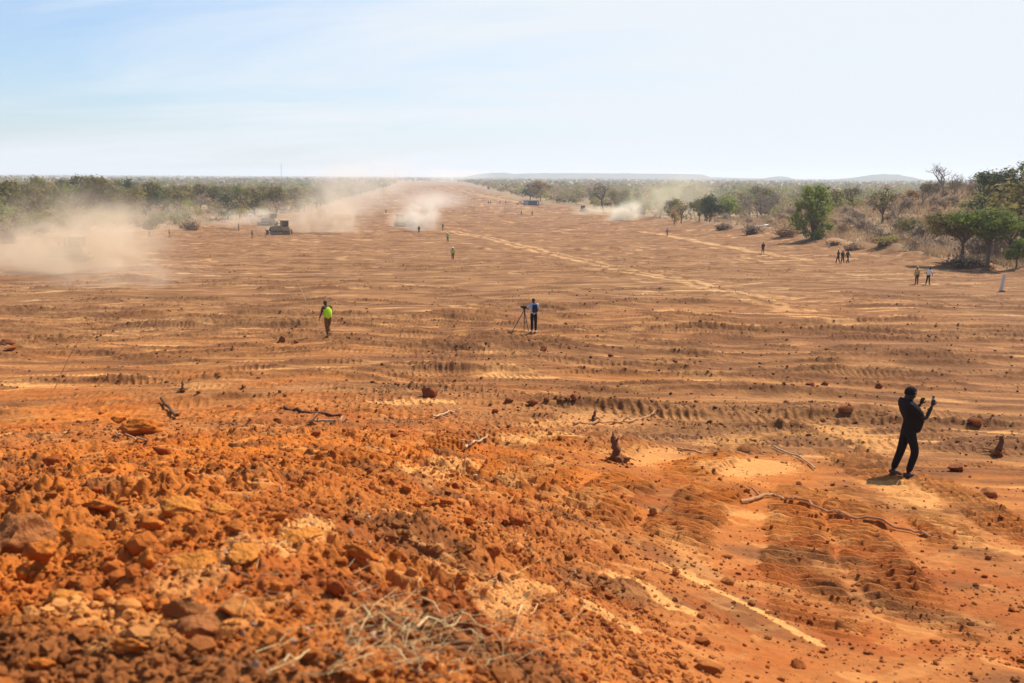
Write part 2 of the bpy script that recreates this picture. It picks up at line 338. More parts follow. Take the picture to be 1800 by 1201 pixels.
    c[n2] = c[n2] * (1 - .7 * ls)[:, None] + lc_ * (.7 * ls)[:, None]
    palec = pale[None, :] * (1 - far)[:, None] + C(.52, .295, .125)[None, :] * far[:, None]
    c = c * (1 - p)[:, None] + palec * p[:, None]
    g = (1 - clear)[:, None]
    c = c * (1 - g) + bush * (0.85 + 0.35 * pn(x / 7, y / 7, 93))[:, None] * g
    return h.reshape(shp), np.clip(c, 0.005, 0.9), clear, nearm

def ground_z(x, y): return float(height(np.array([x]), np.array([y]))[0])
def on_ground(px, py):
    """point where the line of sight meets the land with all its ruts and ridges"""
    p = at(px, py); d = p - Vector((0, 0, ZC)); L = d.length
    k = np.linspace(1 - min(.30, 4.0 / L), 1 + min(.12, 3.0 / L), 90)
    x, y, z = d.x * k, d.y * k, ZC + d.z * k
    hh = height(x, y); b = np.nonzero(hh >= z)[0]
    i = b[0] if len(b) else len(k) - 1
    return Vector((x[i], y[i], float(hh[i])))

# ------------------------------------------------------------------ mesh and object helpers
def np_mesh(name, verts, faces, smooth=False):
    """faces: (n,k) int array, one polygon size"""
    me = bpy.data.meshes.new(name)
    verts = np.ascontiguousarray(verts, np.float32); faces = np.ascontiguousarray(faces, np.int32)
    n, k = faces.shape
    me.vertices.add(len(verts)); me.vertices.foreach_set('co', verts.ravel())
    me.loops.add(n * k); me.loops.foreach_set('vertex_index', faces.ravel())
    me.polygons.add(n); me.polygons.foreach_set('loop_start', np.arange(0, n * k, k, dtype=np.int32))
    try: me.polygons.foreach_set('loop_total', np.full(n, k, np.int32))
    except Exception: pass
    me.polygons.foreach_set('use_smooth', np.full(n, smooth, bool))
    me.update(calc_edges=True)
    return me
def tag(o, label=None, cat=None, group=None, kind=None):
    for k, v in (('label', label), ('category', cat), ('group', group), ('kind', kind)):
        if v: o[k] = v
    return o
def link(name, me, mats=None, parent=None):
    if mats is not None:
        for m in (mats if isinstance(mats, (list, tuple)) else [mats]): me.materials.append(m)
    o = bpy.data.objects.new(name, me); col.objects.link(o)
    if parent is not None: o.parent = parent
    return o
def empty(name, loc, rz=0, scale=1.0):
    o = bpy.data.objects.new(name, None); col.objects.link(o)
    o.location = loc; o.rotation_euler = (0, 0, rz); o.scale = (scale,) * 3; o.empty_display_size = 0.2
    return o
def kids(o): return [c for c in col.objects if c.parent is o]
def copy_tree(o, parent=None, children=None):
    c = o.copy(); col.objects.link(c)
    if parent is not None: c.parent = parent
    for ch in (children if children is not None else KIDS(o)): copy_tree(ch, c)
    return c
def KIDS(o): return list(o.children)

def material(name, rough=0.85, spec=0.2):
    m = bpy.data.materials.new(name); m.use_nodes = True
    nt = m.node_tree; b = nt.nodes['Principled BSDF']
    b.inputs['Roughness'].default_value = rough; b.inputs['Specular IOR Level'].default_value = spec
    return m, nt, b
def simple(name, c, rough=0.8, spec=0.25, var=0.18, scale=6.0, metal=0.0):
    """a plain colour broken up by procedural wear"""
    m, nt, b = material(name, rough, spec)
    b.inputs['Metallic'].default_value = metal
    t = N(nt, 'ShaderNodeTexCoord'); n = N(nt, 'ShaderNodeTexNoise'); n.inputs['Scale'].default_value = scale; n.inputs['Detail'].default_value = 5
    nt.links.new(t.outputs['Object'], n.inputs['Vector'])
    mx = N(nt, 'ShaderNodeMix', data_type='RGBA'); nt.links.new(n.outputs[0], mx.inputs[0])
    mx.inputs[6].default_value = tuple(v * (1 - var) for v in c) + (1,); mx.inputs[7].default_value = tuple(min(v * (1 + var), .9) for v in c) + (1,)
    nt.links.new(mx.outputs[2], b.inputs['Base Color'])
    return m

def soil_material(name, attr=None, c=None, bump=0.6):
    m, nt, b = material(name, 0.95, 0.08)
    t = N(nt, 'ShaderNodeTexCoord')
    na = N(nt, 'ShaderNodeTexNoise'); na.inputs['Scale'].default_value = 9; na.inputs['Detail'].default_value = 6; na.inputs['Roughness'].default_value = 0.65
    nb = N(nt, 'ShaderNodeTexNoise'); nb.inputs['Scale'].default_value = 42; nb.inputs['Detail'].default_value = 4
    for n in (na, nb): nt.links.new(t.outputs['Object'], n.inputs['Vector'])
    rg = N(nt, 'ShaderNodeMapRange'); nt.links.new(na.outputs[0], rg.inputs[0])
    rg.inputs[1].default_value = 0.25; rg.inputs[2].default_value = 0.75; rg.inputs[3].default_value = 0.72; rg.inputs[4].default_value = 1.22
    mx = N(nt, 'ShaderNodeMix', data_type='RGBA', blend_type='MULTIPLY'); mx.inputs[0].default_value = 1
    if attr:
        a = N(nt, 'ShaderNodeAttribute', attribute_name=attr); nt.links.new(a.outputs['Color'], mx.inputs[6])
    else:
        mx.inputs[6].default_value = c + (1,)
    nt.links.new(rg.outputs[0], mx.inputs[7])
    nt.links.new(mx.outputs[2], b.inputs['Base Color'])
    ad = math_node(nt, 'ADD', na.outputs[0], math_node(nt, 'MULTIPLY', nb.outputs[0], 0.35))
    bp = N(nt, 'ShaderNodeBump'); bp.inputs['Strength'].default_value = bump; bp.inputs['Distance'].default_value = 0.05
    nt.links.new(ad, bp.inputs['Height']); nt.links.new(bp.outputs[0], b.inputs['Normal'])
    return m

# ------------------------------------------------------------------ ground: one sheet out to the horizon
az = np.concatenate([np.linspace(-180, -33, 60)[:-1], np.linspace(-33, 33, 1320), np.linspace(33, 180, 60)[1:]])
az = np.radians(az)
rr = [0.6]
while rr[-1] < 14000:
    v = rr[-1]
    rr.append(v * (1 + (0.02 if v < 2 else 0.0029 if v < 130 else 0.005 if v < 420 else 0.02)))
rr = np.array(rr)
A, B = np.meshgrid(az, rr)
X, Y = B * np.sin(A), B * np.cos(A)
H, COLR, CLEAR, NEARM = height(X, Y, True)
nR, nA = X.shape
gv = np.stack([X.ravel(), Y.ravel(), H.ravel()], 1)
ii = np.arange((nR - 1) * (nA - 1)); i0 = (ii // (nA - 1)) * nA + ii % (nA - 1)
gf = np.stack([i0, i0 + 1, i0 + nA + 1, i0 + nA], 1)
gf = gf[:, ::-1]
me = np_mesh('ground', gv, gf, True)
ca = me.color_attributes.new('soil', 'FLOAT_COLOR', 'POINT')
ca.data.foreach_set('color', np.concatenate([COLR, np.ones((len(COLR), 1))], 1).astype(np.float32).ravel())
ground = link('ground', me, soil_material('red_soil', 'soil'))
tag(ground, kind='structure')

# ------------------------------------------------------------------ loose earth, clods, wood
def ico(sub):
    bm = bmesh.new(); bmesh.ops.create_icosphere(bm, subdivisions=sub, radius=1.0)
    v = np.array([p.co[:] for p in bm.verts]); f = np.array([[q.index for q in p.verts] for p in bm.faces]); bm.free()
    return v, f
ICO1, ICO2, ICO3, ICO4 = ico(1), ico(2), ico(3), ico(4)
def chunk(seed, base_, cuts=9, rough=0.10, squash=(1, 1, 1)):
    """a broken lump: a ball cut by planes, then roughened"""
    g = np.random.default_rng(seed); v = base_[0].copy()
    for _ in range(cuts):
        n = g.normal(size=3); n /= np.linalg.norm(n); d = g.uniform(0.45, 0.85)
        over = np.maximum(v @ n - d, 0); v -= over[:, None] * n
    if rough:
        k = 1 + rough * (pn(v[:, 0] * 2.2 + seed, v[:, 1] * 2.2 + v[:, 2] * 1.7, 3) + 0.6 * pn(v[:, 0] * 5 + v[:, 2] * 4, v[:, 1] * 5 + seed, 4) + (0.45 * pn(v[:, 0] * 11 + v[:, 2] * 8, v[:, 1] * 11 + seed, 5) if len(v) > 200 else 0))
        v *= k[:, None]
    return v * np.array(squash), base_[1]
SOIL_O = soil_material('clod_orange_soil', None, (.43, .125, .020), 0.7)
SOIL_P = soil_material('clod_pale_soil', None, (.50, .178, .032), 0.9)
SOIL_R = soil_material('clod_red_soil', None, (.30, .075, .018), 0.7)
SOIL_B = soil_material('clod_brown_soil', None, (.32, .115, .036), 0.9)
ROCK = soil_material('laterite_rock', None, (.23, .075, .028), 0.9)
WOOD = simple('dead_wood', (.40, .21, .10), 0.9, 0.1, 0.4, 14)
WOODP = simple('bleached_wood', (.44, .30, .17), 0.9, 0.1, 0.3, 14)
WOODD = simple('dark_wood', (.13, .065, .035), 0.9, 0.1, 0.4, 14)
STRAW = simple('dry_straw', (.60, .43, .20), 0.8, 0.2, 0.35, 9)

def rot_mats(g, n):
    q = g.normal(size=(n, 4)); q /= np.linalg.norm(q, axis=1)[:, None]; w, x, y, z = q.T
    return np.stack([np.stack([1 - 2 * (y * y + z * z), 2 * (x * y - z * w), 2 * (x * z + y * w)], 1),
                     np.stack([2 * (x * y + z * w), 1 - 2 * (x * x + z * z), 2 * (y * z - x * w)], 1),
                     np.stack([2 * (x * z - y * w), 2 * (y * z + x * w), 1 - 2 * (x * x + y * y)], 1)], 1)

def scatter_rubble(name, n, proto_base, dist, sizes, seed, keep, colour_gain, label):
    g = np.random.default_rng(seed)
    r = dist(g, n); a = g.uniform(-0.60, 0.60, n)
    x, y = r * np.sin(a), r * np.cos(a)
    h, c, cl, nm = height(x, y, True)
    k = keep(g, x, y, r, nm, cl)
    x, y, r, h, c, nm = x[k], y[k], r[k], h[k], c[k], nm[k]
    n = len(x); s = sizes(g, n, r)
    protos = [chunk(seed * 31 + i, proto_base, 7, 0.12)[0] for i in range(14)]
    F = proto_base[1]; nv = len(protos[0])
    pv = np.array(protos)[g.integers(0, 14, n)]                      # n,nv,3
    pv = pv * g.uniform(0.65, 1.25, (n, 1, 3))
    pv = np.einsum('nij,nkj->nki', rot_mats(g, n), pv)
    pv[:, :, 2] *= 0.8
    pv = pv * s[:, None, None]
    pv += np.stack([x, y, h + 0.25 * s], 1)[:, None, :]
    fc = (F[None] + (np.arange(n) * nv)[:, None, None]).reshape(-1, 3)
    me = np_mesh(name, pv.reshape(-1, 3), fc, len(F) > 100)
    cc = c * g.uniform(0.72, 1.18, (n, 1)) * colour_gain
    cc = np.repeat(cc, nv, 0)
    at_ = me.color_attributes.new('soil', 'FLOAT_COLOR', 'POINT')
    at_.data.foreach_set('color', np.concatenate([cc, np.ones((len(cc), 1))], 1).astype(np.float32).ravel())
    o = link(name, me, RUB)
    return tag(o, label, 'rubble', None, 'stuff')
RUB = soil_material('rubble_soil', 'soil', None, 0.5)
logd = lambda a, b: (lambda g, n: a * (b / a) ** g.random(n))
clump = lambda x, y, sd: sst(-0.25, 0.5, pn(x / 1.7, y / 1.7, sd))
scatter_rubble('loose_rubble', 95000, ICO1, logd(2.4, 26), lambda g, n, r: np.clip(0.0135 * np.exp(0.55 * g.normal(size=n)) * (0.85 + r / 45), 0.005, 0.07), 7,
               lambda g, x, y, r, nm, cl: g.random(len(x)) < (0.12 + 0.88 * nm * (0.25 + 0.75 * clump(x, y, 61))) * (1 - 0.85 * sst(-0.4, 1.8, x - 0.05 * y)) * (1 - .8 * LAST['tmask']),
               1.0, 'crumbs of orange earth strewn over the near slope')
scatter_rubble('clod_rubble', 1500, ICO2, logd(2.4, 20), lambda g, n, r: np.clip(0.040 * np.exp(0.40 * g.normal(size=n)) * (0.8 + r / 60), 0.015, 0.10), 8,
               lambda g, x, y, r, nm, cl: g.random(len(x)) < nm * (0.15 + 0.85 * clump(x, y, 61)) * (1 - 0.9 * sst(-0.6, 1.2, x - 0.05 * y)),
               1.0, 'fist sized lumps of orange earth strewn over the near slope')
scatter_rubble('plain_rubble', 70000, ICO1, logd(14, 160), lambda g, n, r: np.clip(0.030 * np.exp(0.55 * g.normal(size=n)) * (0.55 + r / 85), 0.012, 0.095), 9,
               lambda g, x, y, r, nm, cl: (g.random(len(x)) < 0.005 + 0.70 * LAST['spill']) & (cl > 0.6),
               0.9, 'dark clods scattered in rows over the cleared plain')

scatter_rubble('fine_crumbs', 60000, ICO1, logd(5, 34), lambda g, n, r: np.clip(0.0095 * np.exp(0.5 * g.normal(size=n)) * (0.6 + r / 16), 0.006, 0.05), 10,
               lambda g, x, y, r, nm, cl: (x > -0.1 * y - 1) & (g.random(len(x)) < 0.05 + 0.75 * sst(0.0, 0.6, pn(x / 1.3, y / 0.6, 47) + 0.4 * pn(x / 5, y / 4, 48))),
               0.95, 'small crumbs of reddish earth scattered over the tracked ground')
def put_chunk(name, px, py, size, mat, seed, label, cat, sub=ICO3, squash=(1, 1, .7), rz=0.0, tilt=(0, 0), sink=0.25, cuts=10, rough=0.10, group=None):
    """a lump at a pixel of the photograph; size = half width in metres"""
    p = on_ground(px, py); v, f = chunk(seed, sub, cuts, rough, squash)
    # true size: widest half extent = size
    v = v / np.abs(v[:, 0]).max() * size
    me = np_mesh(name, v, f, True)
    o = link(name, me, mat)
    o.location = (p.x, p.y, p.z - v[:, 2].min() * (1 - sink) * math.cos(tilt[0]) * 0.9)
    o.rotation_euler = (tilt[0], tilt[1], rz)
    return tag(o, label, cat, group)
def pxm(px, py):                                        # metres per photograph pixel at the ground there
    p = at(px, py); return (p - Vector((0, 0, ZC))).length / FPX
# big clods of the near slope: px, py, half width px, material, squash, rz, tilt, label
CL = [
 (318, 905, 36, SOIL_P, (1, .8, .35), .3, (.45, .1), 'flat pale slab of earth tilted towards the camera, largest light clod on the slope'),
 (176, 895, 40, SOIL_O, (1, .35, .28), -.35, (.2, 0), 'long flat orange clod above the big round clods at the left'),
 (143, 968, 38, SOIL_O, (1, .9, .8), .5, (.1, 0), 'blocky orange clod with a shadowed left side, left of the small upright clod'),
 (28, 965, 60, SOIL_B, (1, .8, .6), .2, (.2, 0), 'large grey brown clod cut by the left edge of the picture'),
 (72, 990, 28, SOIL_O, (1, .8, .7), .8, (0, 0), 'orange clod leaning on the large grey brown clod'),
 (258, 1000, 15, SOIL_O, (1, .9, 1.3), .2, (0, 0), 'small upright orange clod right of the blocky clod'),
 (268, 932, 20, SOIL_O, (1, .8, .7), .2, (0, 0), 'squarish orange clod just below the pale slab'),
 (385, 905, 26, SOIL_P, (1, .7, .35), .1, (.3, .1), 'pale crumbly clod right of the big pale slab'),
 (590, 1050, 20, SOIL_R, (1, .9, .9), .6, (0, .2), 'dark red angular clod under the long slab'),
 (640, 985, 60, SOIL_O, (1, .22, .25), -.75, (.3, 0), 'long raised slab of orange earth with a dark gap beneath it'),
 (715, 1108, 46, SOIL_R, (1, .25, .28), -.5, (.3, 0), 'dark red slab lying beside the dry straw'),
 (330, 1090, 50, SOIL_B, (1, .6, .5), .0, (.2, 0), 'broad brown clod lying low near the bottom edge'),
 (230, 1150, 38, SOIL_O, (1, .4, .35), -.1, (.3, 0), 'orange slab with a dark shadow below it near the bottom left'),
 (360, 1120, 62, SOIL_B, (1, .7, .45), .2, (.2, 0), 'large brown hummocky clod below the cluster of pale earth'),
 (70, 1180, 26, SOIL_O, (1, .5, .5), 0, (.2, 0), 'small flat orange clod at the bottom left corner'),
 (40, 1025, 12, SOIL_O, (.8, .7, 1.4), 0, (0, 0), 'thin upright orange clod under the large grey brown clod'),
 (110, 1060, 50, SOIL_P, (1, .7, .3), .1, (.25, 0), 'wide pale orange slab in the left foreground'),
 (345, 1000, 40, SOIL_P, (1, .9, .3), .6, (.35, 0), 'squarish pale slab broken into steps in the middle of the left foreground'),
 (432, 985, 34, SOIL_P, (1, .9, .25), .9, (.35, 0), 'pale slab standing between the stepped slab and the light crust'),
 (520, 950, 48, SOIL_P, (1, .6, .22), .5, (.3, 0), 'light crust of bright earth above the long raised slab'),
 (360, 1090, 16, SOIL_P, (1, .8, .7), .2, (0, 0), 'pale round clod above a dark hollow'),
 (250, 765, 34, SOIL_O, (1, .6, .5), .3, (.3, 0), 'orange clod below the short dark log'),
 (208, 745, 14, SOIL_O, (1, .7, .7), .3, (.1, 0), 'small orange clod left of the clod below the log'),
 (95, 815, 16, SOIL_R, (1, .8, .6), .3, (0, 0), 'dark red clod at the far left of the slope'),
 (285, 800, 18, SOIL_R, (1, .5, .4), -.3, (0, 0), 'dark flat clod above the long orange clod'),
 (170, 868, 12, SOIL_R, (1, .8, .7), .3, (0, 0), 'small dark red clod over the long orange clod'),
 (190, 832, 14, SOIL_P, (1, .8, .7), .3, (0, 0), 'small light clod over the long orange clod'),
 (415, 1010, 12, SOIL_R, (1, .8, .7), .9, (0, 0), 'small dark red clod beside the pale standing slab'),
 (490, 1040, 16, SOIL_O, (1, .7, .7), .3, (0, 0), 'orange clod below the pale standing slab'),
 (785, 890, 14, SOIL_O, (1, .8, .7), .3, (0, 0), 'rounded orange clod in the middle of the slope'),
 (735, 893, 11, SOIL_O, (1, .8, .7), .3, (0, 0), 'small rounded orange clod left of another in the middle of the slope'),
 (825, 922, 15, SOIL_O, (1, .6, .6), -.7, (0, 0), 'orange clod with a dark right side above the straw'),
 (905, 925, 14, SOIL_R, (1, .8, .7), .3, (0, 0), 'red clod at the left of the rough crumbly patch'),
 (865, 975, 14, SOIL_R, (1, .8, .7), .3, (0, 0), 'dark red clod below the rough crumbly patch'),
 (1148, 905, 8, SOIL_B, (1, .8, .9), .3, (0, 0), 'small dark round clod on bare light earth right of the slope'),
 (800, 860, 10, SOIL_R, (1, .8, .8), .3, (0, 0), 'small red clod near the tread marks in the middle'),
]
for i, (px, py, hw, mt, sq, rz, tl, lb) in enumerate(CL):
    put_chunk('earth_clod', px, py, hw * pxm(px, py), mt, 300 + i * 7, lb, 'clod', ICO4 if hw > 25 else ICO3, sq, rz, tl, 0.35, 10, 0.21)
RK = [
 (757, 699, 15, ROCK, (1, .8, 1.0), .2, 'reddish brown boulder standing alone on the plain'),
 (955, 618, 8, ROCK, (1, .6, .75), .5, 'dark red rock lying right of the tripod'),
 (1488, 727, 15, ROCK, (1, .6, .40), .1, 'flat brown rock lying left of the person in black'),
 (496, 601, 6, ROCK, (1, .8, 1.0), .3, 'upright brown rock left of the man in the yellow vest'),
 (521, 604, 5, ROCK, (1, .8, .8), .3, 'smaller brown rock nearest the man in the yellow vest'),
 (1736, 873, 17, SOIL_B, (1, .7, .5), .3, 'dark brown clod lying at the right edge of the plain'),
 (1682, 829, 16, ROCK, (1, .7, .55), .3, 'dark red clod lying below the uprooted stump at the right'),
 (12, 606, 13, ROCK, (1, .7, .5), .3, 'low brown rock at the left edge of the plain'),
 (20, 616, 10, SOIL_R, (1, .7, .4), .3, 'flat red clod in front of the low brown rock'),
 (935, 712, 12, ROCK, (1, .7, .7), .3, 'largest of a row of red clods in the middle of the plain'),
 (895, 708, 9, ROCK, (1, .7, .6), .3, 'red clod at the left end of the row of clods'),
 (962, 707, 7, ROCK, (1, .7, .6), .3, 'small red clod third in the row of clods'),
 (1010, 705, 8, ROCK, (1, .7, .8), .3, 'pointed red clod at the right end of the row of clods'),
 (985, 707, 7, ROCK, (1, .7, .5), .3, 'flat red clod fourth in the row of clods'),
 (1074, 627, 6, ROCK, (1, .7, .6), .3, 'small dark rock right of the rock by the tripod'),
 (1715, 748, 14, ROCK, (1, .7, .6), .3, 'dark lump of earth above the uprooted stump'),
 (870, 725, 7, SOIL_R, (1, .7, .6), .3, 'small red clod below the row of clods'),
 (615, 762, 8, SOIL_R, (1, .7, .6), .3, 'red clod left of the pale sticks'),
 (695, 768, 9, SOIL_R, (1, .7, .6), .3, 'red clod above the pale sticks'),
 (555, 770, 9, SOIL_R, (1, .5, .7), .3, 'slanted red clod near the dry sticks'),
 (1425, 678, 10, ROCK, (1, .6, .45), .3, 'flat dark clod on the tracked ground above the flat rock'),
 (1450, 678, 8, ROCK, (1, .6, .5), .3, 'small clod touching the flat dark clod'),
 (1545, 683, 7, ROCK, (1, .8, .9), .3, 'small red lump left of the head of the person in black'),
 (1545, 955, 0, ROCK, (1, .8, .9), .3, None),
]
for i, (px, py, hw, mt, sq, rz, lb) in enumerate(RK):
    if lb: put_chunk('rock', px, py, hw * pxm(px, py), mt, 900 + i * 5, lb, 'rock' if mt is ROCK else 'clod', ICO3, sq, rz, (0, 0), 0.36, 8, 0.16)

class MB:
    """collects shapes of one part"""
    def __init__(s): s.v, s.f, s.m, s.n = [], [], [], 0
    def add(s, v, f, mi=0):
        s.v += [tuple(p) for p in v]; s.f += [[i + s.n for i in q] for q in f]; s.m += [mi] * len(f); s.n += len(v); return s
    def box(s, c, d, rz=0.0, mi=0, taper=1.0, rx=0.0, ry=0.0):
        Mx = Matrix.Rotation(rz, 3, 'Z') @ Matrix.Rotation(ry, 3, 'Y') @ Matrix.Rotation(rx, 3, 'X')
        pts = []
        for sz in (-1, 1):
            k = taper if sz > 0 else 1.0
            for sx, sy in ((-1, -1), (1, -1), (1, 1), (-1, 1)):
                pts.append(Vector(c) + Mx @ Vector((sx * d[0] / 2 * k, sy * d[1] / 2 * k, sz * d[2] / 2)))
        return s.add(pts, [(3, 2, 1, 0), (4, 5, 6, 7), (0, 1, 5, 4), (1, 2, 6, 5), (2, 3, 7, 6), (3, 0, 4, 7)], mi)
    def tube(s, pts, rad, n=8, mi=0, cap=True, flat=1.0):
        pts = [Vector(p) for p in pts]
        if not isinstance(rad, (list, tuple)): rad = [rad] * len(pts)
        rings = []; up = None
        for i, p in enumerate(pts):
            d = (pts[min(i + 1, len(pts) - 1)] - pts[max(i - 1, 0)])
            d = d.normalized() if d.length > 1e-9 else Vector((0, 0, 1))
            if up is None: up = Vector((0, 0, 1)) if abs(d.z) < .9 else Vector((1, 0, 0))
            a = d.cross(up)
            if a.length < 1e-4: a = d.cross(Vector((0, 1, 0.1)))
            a.normalize(); b = a.cross(d).normalized(); up = b
            rings.append([p + (a * math.cos(2 * math.pi * k / n) + b * flat * math.sin(2 * math.pi * k / n)) * rad[i] for k in range(n)])
        v = [q for r_ in rings for q in r_]
        f = [(i * n + k, i * n + (k + 1) % n, (i + 1) * n + (k + 1) % n, (i + 1) * n + k) for i in range(len(pts) - 1) for k in range(n)]
        if cap: f += [tuple(range(n - 1, -1, -1)), tuple(range((len(pts) - 1) * n, len(pts) * n))]
        return s.add(v, f, mi)
    def ell(s, c, r, rot=None, mi=0, base_=None):
        bv, bf = base_ or ICO2
        v = bv * np.array(r)
        if rot is not None: v = v @ np.array(rot).T
        return s.add(v + np.array(c), bf.tolist(), mi)
    def prism(s, prof, y0, y1, mi=0):
        """profile in x,z swept from y0 to y1"""
        n = len(prof)
        v = [(x, y0, z) for x, z in prof] + [(x, y1, z) for x, z in prof]
        f = [tuple(range(n)), tuple(range(2 * n - 1, n - 1, -1))] + [(i, i + n, (i + 1) % n + n, (i + 1) % n) for i in range(n)]
        return s.add(v, f, mi)
    def build(s, name, mats, parent=None, smooth=True, bevel=0.0, fix=False):
        me = bpy.data.meshes.new(name); me.from_pydata(s.v, [], s.f); me.update()
        for m in (mats if isinstance(mats, (list, tuple)) else [mats]): me.materials.append(m)
        me.polygons.foreach_set('material_index', s.m)
        if bevel or fix:
            bm = bmesh.new(); bm.from_mesh(me)
            bmesh.ops.recalc_face_normals(bm, faces=bm.faces)
            if bevel: bmesh.ops.bevel(bm, geom=[e for e in bm.edges if len(e.link_faces) == 2 and e.calc_face_angle(0) > 0.6], offset=bevel, segments=2, affect='EDGES', clamp_overlap=True)
            bm.to_mesh(me); bm.free()
        if smooth:
            me.polygons.foreach_set('use_smooth', [True] * len(me.polygons))
            try: me.set_sharp_from_angle(angle=R(38))
            except Exception: pass
        o = bpy.data.objects.new(name, me); col.objects.link(o)
        if parent is not None: o.parent = parent
        return o

def along_ground(pix, lift, sub=5, wig=0.0, seed=1):
    g = random.Random(seed); pts = [on_ground(*p) for p in pix]; out = []
    for a, b in zip(pts[:-1], pts[1:]):
        for k in range(sub):
            t = k / sub; p = a.lerp(b, t); p.x += g.uniform(-wig, wig); p.y += g.uniform(-wig, wig)
            p.z = max(ground_z(p.x, p.y), p.z - 0.05); out.append(p)
    out.append(pts[-1])
    return [p + Vector((0, 0, lift)) for p in out]
def stick(name, pix, r0, r1, mat, label, cat, lift=0.03, wig=0.02, twigs=0, seed=1):
    g = random.Random(seed); pts = along_ground(pix, lift, 5, wig, seed); n = len(pts)
    m = MB(); o0 = pts[0]
    pts = [p - o0 for p in pts]
    m.tube(pts, [r0 + (r1 - r0) * i / (n - 1) * (1 + g.uniform(-.15, .15)) for i in range(n)], 7)
    for _ in range(twigs):
        i = g.randrange(1, n - 1); d = Vector((g.uniform(-1, 1), g.uniform(-1, 1), g.uniform(.05, .6))) * g.uniform(.12, .4)
        m.tube([pts[i], pts[i] + d * .6 + Vector((0, 0, .03)), pts[i] + d], [r1 * 1.1, r1 * .8, r1 * .4], 5)
    o = m.build(name, mat); o.location = o0
    return tag(o, label, cat)
stick('long_root', [(1300, 886), (1330, 880), (1360, 874), (1385, 880), (1420, 893), (1465, 905)], 0.030, .020, WOOD, 'long pale root lying in a curve below the patches of light earth', 'root', .05, .03, 2, 2)
stick('long_root', [(1470, 908), (1520, 915), (1560, 925), (1600, 938), (1655, 952)], .022, .015, WOOD, 'long thin root lying across the tread marks below the person in black', 'root', .04, .02, 1, 3)
stick('branch', [(1010, 749), (1050, 743), (1095, 744), (1130, 738), (1150, 728)], .035, .020, WOOD, 'thin curved branch lying behind the uprooted stump in the middle', 'branch', .05, .03, 4, 4)
stick('branch', [(1190, 792), (1225, 798), (1262, 803)], .030, .018, WOOD, 'short broken branch right of the uprooted stump', 'branch', .04, .02, 2, 5)
stick('short_log', [(284, 708), (298, 722), (312, 738)], .045, .040, WOODD, 'short dark log lying on the crest of the near slope', 'log', .09, .0, 0, 6)
stick('stick', [(205, 765), (235, 774), (260, 784)], .020, .016, WOOD, 'thin brown stick below the orange clod on the left slope', 'stick', .05, .01, 1, 7)
stick('stick', [(545, 748), (580, 746), (612, 741)], .030, .018, WOODP, 'bleached stick lying on loose earth left of the boulder', 'stick', .06, .02, 3, 8)
stick('stick', [(818, 795), (835, 783), (858, 778)], .028, .014, WOODP, 'pale forked stick lying in the middle of the plain', 'stick', .07, .02, 3, 9)
stick('stick', [(1360, 790), (1400, 805), (1432, 828)], .024, .018, WOODP, 'pale stick lying above the long curved root', 'stick', .05, .02, 2, 10)
stick('stick', [(760, 735), (790, 728), (810, 722)], .026, .014, WOODP, 'forked pale stick below the lone boulder', 'stick', .06, .02, 3, 11)
stick('stick', [(500, 718), (540, 727), (600, 733)], .04, .03, WOODD, 'dark straight stick half buried left of the boulder', 'stick', .03, .01, 0, 12)

def stump(px, py, hpx, seed, lean, mat, label, roots=9, spread=0.55):
    p = on_ground(px, py); s = pxm(px, py); H_ = hpx * s; g = random.Random(seed)
    root = empty('uprooted_stump', p)
    m = MB(); pts = []; rad = []
    for i in range(9):
        t = i / 8; pts.append(Vector((lean * H_ * t + g.uniform(-.03, .03), g.uniform(-.03, .03), H_ * t * .95)))
        rad.append(H_ * (0.20 - 0.11 * t) * (1 + g.uniform(-.25, .25)))
    m.tube(pts, rad, 9)
    for k in range(3):
        q = pts[8 - k]; d = Vector((g.uniform(-1, 1), g.uniform(-1, 1), g.uniform(0, 1.2))) * H_ * .22
        m.tube([q, q + d * .5, q + d], [rad[-1] * .7, rad[-1] * .5, rad[-1] * .15], 6)
    m.build('wood', mat, root)
    m2 = MB()
    v, f = chunk(seed, ICO3, 8, 0.25, (H_ * .38, H_ * .33, H_ * .24)); m2.add(v + np.array((0, 0, H_ * .12)), f.tolist())
    m2.build('root_ball', ROCK, root)
    for k in range(roots):
        a = g.uniform(0, 6.28); L = H_ * spread * g.uniform(.6, 1.3); q = Vector((0, 0, H_ * .15)); pp = [q]
        for j in range(4):
            a += g.uniform(-.5, .5); q = q + Vector((math.cos(a), math.sin(a), g.uniform(-.15, .35) if j < 2 else g.uniform(-.5, .1))) * L / 4; pp.append(q)
        MB().tube(pp, [H_ * .045, H_ * .035, H_ * .028, H_ * .02, H_ * .008], 6).build('root', mat, root)
    return tag(root, label, 'stump')
stump(1088, 812, 45, 3, -.22, WOODD, 'dark uprooted tree stump with torn roots in the middle of the tracked ground')
stump(1042, 742, 20, 4, .12, WOODD, 'small broken stump standing upright behind the curved branch', 4, .4)
stump(1752, 800, 28, 6, .2, WOODD, 'gnarled uprooted stump right of the person in black', 8, .9)
stump(321, 690, 16, 8, .1, WOODD, 'small dark clump of roots on the crest behind the short log', 7, .9)

